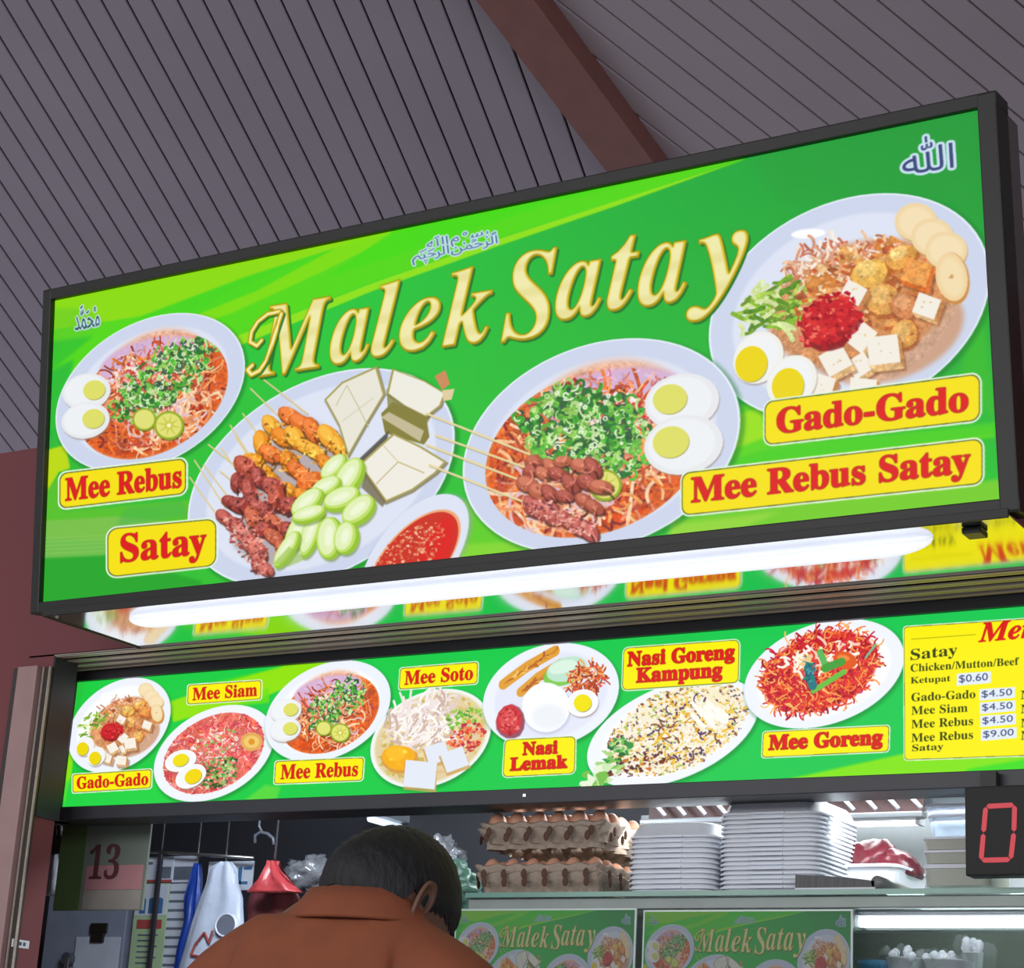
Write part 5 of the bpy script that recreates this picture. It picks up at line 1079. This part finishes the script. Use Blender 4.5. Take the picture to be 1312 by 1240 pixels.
# crumpled silver film behind the man
for c_, r_, s_, l in (((400, 1122), (.085, .05, .05), 21, 'crumpled silver film behind the red bags'), ((566, 1098), (.05, .05, .05), 22, 'crumpled clear film beside the man\'s head'), ((580, 1136), (.06, .05, .05), 23, 'crumpled green plastic beside the egg trays')):
    Yq = YI-.45 if s_ != 23 else YS1+.1
    o = lump('crumpled_film', P(*c_, Yq), r_, mat('film_green', (70, 104, 92), .3, bump=.6) if s_ == 23 else mat('film_silver', (130, 134, 142), .2, .3, noise=.35, scale=30, bump=.8), s_, amp=.5, flat=False, f=5); tag(o, l, 'film')
sh = P(380, 1142, YI-.45).z-.02; put('side_shelf', bx((P(392, 1135, YI-.6).x, YI-.6, sh-.02), (P(640, 1135, YI-.2).x, YI, sh)), M_STEEL); tag(bpy.data.objects['side_shelf'], 'steel wall shelf behind the man at the back of the stall', 'shelf')
# ================================================================= the man in front of the stall, seen from behind
def skin_body(name, verts, edges, radii, m, root=0, lvl=2, parent=None):
    me = bpy.data.meshes.new(name); me.from_pydata([Vector(v) for v in verts], edges, []); me.update()
    o = bpy.data.objects.new(name, me); C.objects.link(o)
    sk = o.modifiers.new('skin', 'SKIN'); sk.use_smooth_shade = True; sk.use_x_symmetry = False
    for i, r in enumerate(radii):
        d = me.skin_vertices[0].data[i]; d.radius = r if isinstance(r, tuple) else (r, r); d.use_root = (i == root)
    sb = o.modifiers.new('sub', 'SUBSURF'); sb.levels = lvl; sb.render_levels = lvl
    bpy.context.view_layer.update(); dg = bpy.context.evaluated_depsgraph_get(); me2 = bpy.data.meshes.new_from_object(o.evaluated_get(dg))
    o.modifiers.clear(); o.data = me2; me2.materials.clear(); me2.materials.append(m)
    for p in me2.polygons: p.use_smooth = True
    if parent is not None: o.parent = parent
    return o
DM = 2.62
M_SKIN = mat('brown_skin', (108, 78, 62), .5, noise=.06, scale=30, spec=.35); M_HAIR = mat('black_hair', (15, 14, 15), .65, noise=.3, scale=90, bump=.5, stretch=(1, 1, .3)); M_SHIRT = mat('rust_shirt', (132, 70, 42), .85, noise=.07, scale=25, bump=.15); M_TROU = mat('dark_trousers', (46, 48, 56), .8)
nk = atd(444, 1172, DM)                       # base of the neck, back of the collar
ROT = math.radians(8)                        # he is turned a little to the right
man = empty('person', (nk.x-.035, nk.y+.05, 0), 'man in a rust-orange collared shirt seen from behind, head bowed before the stall', 'person', rot=(0, 0, ROT))
zn = nk.z; print('neck', nk)
z_ = lambda f: zn*f
_h = Matrix.Rotation(-ROT, 3, 'Z') @ (atd(492, 1168, DM+.10)-Vector((nk.x-.035, nk.y+.05, 0))); hd = (_h.x, _h.y, _h.z); print('hd', hd, zn)                     # head centre, bowed forward and to the right
V = [(0, .02, z_(.60)), (0, .015, z_(.70)), (0, -.0, z_(.80)), (0, -.005, z_(.90)), (.0, .0, zn-.045), (hd[0]*.35, hd[1]*.35, zn+.010), (hd[0]*.8, hd[1]*.75, hd[2]-.025),
     (-.185, 0, zn-.085), (-.26, .02, z_(.79)), (-.24, .16, z_(.69)), (-.21, .22, z_(.685)),
     (.185, 0, zn-.085), (.26, .02, z_(.79)), (.24, .16, z_(.69)), (.21, .22, z_(.685)),
     (-.09, .02, z_(.52)), (-.10, .04, z_(.31)), (-.10, .01, .07), (-.10, .16, .035),
     (.09, .02, z_(.52)), (.10, .04, z_(.31)), (.10, .01, .07), (.10, .16, .035)]
E_ = [(0, 1), (1, 2), (2, 3), (3, 4), (4, 5), (5, 6), (4, 7), (7, 8), (8, 9), (9, 10), (4, 11), (11, 12), (12, 13), (13, 14), (0, 15), (15, 16), (16, 17), (17, 18), (0, 19), (19, 20), (20, 21), (21, 22)]
Rr = [(.14, .10), (.14, .10), (.16, .105), (.165, .10), (.085, .07), (.058, .058), (.06, .06), .055, .045, .034, .028, .055, .045, .034, .028, .085, .055, .04, .035, .085, .055, .04, .035]
def hand(side):
    b = len(V); sx = side
    V.append((.20*sx, .29, z_(.682))); E_.append((14 if sx > 0 else 10, b)); Rr.append((.034, .018))
    for k, (dx, ln) in enumerate(((-.03, .07), (-.010, .08), (.010, .075), (.03, .06))):
        i = len(V); V.append(((.20)*sx+dx, .33, z_(.682))); V.append(((.20)*sx+dx, .33+ln*.5, z_(.682)-.006)); V.append(((.20)*sx+dx, .33+ln*.85, z_(.682)-.026)); E_.extend([(b, i), (i, i+1), (i+1, i+2)]); Rr.extend([.0095, .0085, .007])
    i = len(V); V.append((.20*sx-.045*sx, .295, z_(.682)-.008)); V.append((.20*sx-.06*sx, .325, z_(.682)-.014)); E_.extend([(b, i), (i, i+1)]); Rr.extend([.011, .008])
hand(-1); hand(1)
body = skin_body('body', V, E_, Rr, M_SKIN, lvl=2, parent=man)
# head: cranium, face and jaw shaped from one sphere, bowed forward and turned right
Hm_ = Matrix.Translation(hd) @ Matrix.Rotation(math.radians(-22), 4, 'Z') @ Matrix.Rotation(math.radians(-50), 4, 'X')
def head_shape(p):
    """p on the unit sphere, y forward, z up -> head surface in metres"""
    x, y, z = p; X = .076*x; Y = .098*y; Z = .118*z
    if z < 0: X *= 1+.26*z*(1 if z > -1 else 1); Y = Y*(1+.10*z) + (-z)*.012*(1 if y > 0 else .2)
    if y < 0 and z < -.2: Y *= 1-.30*min(1, (-z-.2)/.8)
    if y < 0: X *= 1.03; Y *= 1.02
    # nose, brow, eye hollows, lips, chin
    if y > .3:
        g = lambda cx, cz, sx_, sz_: math.exp(-((x-cx)/sx_)**2-((z-cz)/sz_)**2)
        Y += .024*g(0, -.22, .15, .17) + .012*g(0, -.05, .11, .22) + .006*g(0, .12, .5, .1) - .010*(g(.38, .0, .2, .12)+g(-.38, .0, .2, .12)) + .009*g(0, -.52, .3, .06) + .008*g(0, -.62, .3, .05) - .005*g(0, -.57, .3, .03) + .012*g(0, -.85, .35, .15)
        Y += .005*(g(.5, -.3, .2, .2)+g(-.5, -.3, .2, .2))
    return Vector((X, Y, Z))
bm = bmesh.new(); bmesh.ops.create_uvsphere(bm, u_segments=48, v_segments=36, radius=1)
for v in bm.verts: v.co = Hm_ @ head_shape(v.co.normalized())
head = put('head', bm, M_SKIN, man, True)
def on_head(x, y, z, out=1.0): return Hm_ @ (head_shape(Vector((x, y, z)).normalized())*out)
for s_ in (-1, 1):
    bm = bmesh.new(); bmesh.ops.create_uvsphere(bm, u_segments=16, v_segments=10, radius=.012); c_ = on_head(.38*s_, .92, .0, .96)
    for v in bm.verts: v.co = c_ + v.co
    put('eye', bm, mat('eye_white', (225, 222, 215), .2), head, True)
    bm = bmesh.new(); N = 20; ec = Vector((.076*s_, -.012, -.004)); rings = []
    for f, dy, o_ in ((.25, 0, .004), (.62, .0, .006), (.8, -.002, .012), (1.0, -.002, .018), (1.02, -.004, .012), (.8, .0, .004), (.5, .002, -.004)):
        ring = []
        for k in range(N):
            t_ = 2*PI*k/N; zz = math.sin(t_)*.029*f; yy = math.cos(t_)*(.016+.003*math.sin(t_))*f
            ring.append(Hm_ @ (ec+Vector((s_*(o_+.006*math.cos(t_)*-1*f), yy-.006*0+dy+zz*-.18, zz))))
        rings.append(ring)
    loft(bm, rings); bmesh.ops.recalc_face_normals(bm, faces=bm.faces); put('ear', bm, M_SKIN, head, True)
# hair: shell over the cranium down to the nape, with sideburns
bm = bmesh.new(); bmesh.ops.create_uvsphere(bm, u_segments=64, v_segments=48, radius=1); dele = []
for v in bm.verts:
    n_ = v.co.normalized(); x, y, z = n_
    line = -.50 if y < -.35 else (-.50+.62*(y+.35)/.55 if y < .2 else .12+.5*(y-.2))
    if abs(x) > .80 and -.25 < y < .15: line = max(line, -.05)
    if z < line: dele.append(v)
    k = 1.0+.085*min(1, max(0, (z-line)*5)) + .012*math.sin(x*40+y*23)*math.sin(z*37+y*11)
    v.co = Hm_ @ (head_shape(n_)*k)
bmesh.ops.delete(bm, geom=dele, context='VERTS'); put('hair', bm, M_HAIR, man, True)
# shirt: own surface over the torso and upper arms, with a stand-up folded collar
Vs = [(0, .02, z_(.58)), (0, .015, z_(.70)), (0, -.005, z_(.80)), (0, -.012, z_(.90)), (0, -.002, zn-.060), (-.095, -.004, zn-.062), (-.185, .0, zn-.105), (-.235, .01, z_(.84)), (-.262, .03, z_(.775)), (.095, -.004, zn-.062), (.185, .0, zn-.105), (.235, .01, z_(.84)), (.262, .03, z_(.775)), (.006, .02, zn-.02)]
Es = [(0, 1), (1, 2), (2, 3), (3, 4), (4, 5), (5, 6), (6, 7), (7, 8), (4, 9), (9, 10), (10, 11), (11, 12), (4, 13)]
Rs = [(.175, .135), (.175, .135), (.185, .13), (.18, .122), (.10, .09), (.078, .078), (.076, .076), .070, .070, (.078, .078), (.076, .076), .070, .070, (.07, .066)]
skin_body('shirt', Vs, Es, Rs, M_SHIRT, lvl=2, parent=man)
bm = bmesh.new(); N = 40; rings = []
for rr_, dz, oy in ((.058, -.040, 0), (.060, .010, .004), (.061, .032, .006), (.067, .034, .005), (.080, .016, .0), (.098, -.004, -.004), (.097, -.009, -.004), (.074, .0, 0)):
    ring = []
    for k in range(N):
        t_ = 2*PI*k/N; c_, s_ = math.cos(t_), math.sin(t_); fr = max(0, s_)
        ring.append(Vector((.010+rr_*c_*1.05, .018+oy*0+rr_*s_*.98, zn+.004+dz-fr*.05+.012*c_*0)))
    rings.append(ring)
loft(bm, rings, (False, False)); bmesh.ops.recalc_face_normals(bm, faces=bm.faces); put('collar', bm, M_SHIRT, man, True)
Vt = [(0, .02, z_(.60)), (0, .02, z_(.545)), (-.095, .02, z_(.50)), (-.10, .04, z_(.31)), (-.10, .012, .10), (.095, .02, z_(.50)), (.10, .04, z_(.31)), (.10, .012, .10)]
skin_body('trousers', Vt, [(0, 1), (1, 2), (2, 3), (3, 4), (1, 5), (5, 6), (6, 7)], [(.165, .125), (.16, .12), .105, .08, .065, .105, .08, .065], M_TROU, lvl=2, parent=man)
for s_ in (-1, 1):
    bm = bmesh.new(); loft(bm, [[(x+.10*s_, y, z) for x, y, z in rrect(.095*f, .27*g_, z0, .04)] for f, g_, z0 in ((1, 1, 0), (1.03, 1.02, .012), (1, 1, .03), (.9, .9, .06), (.6, .5, .085))])
    for v in bm.verts: v.co.y += .06
    put('shoe', bm, mat('black_shoe', (30, 30, 32), .4), man, True)
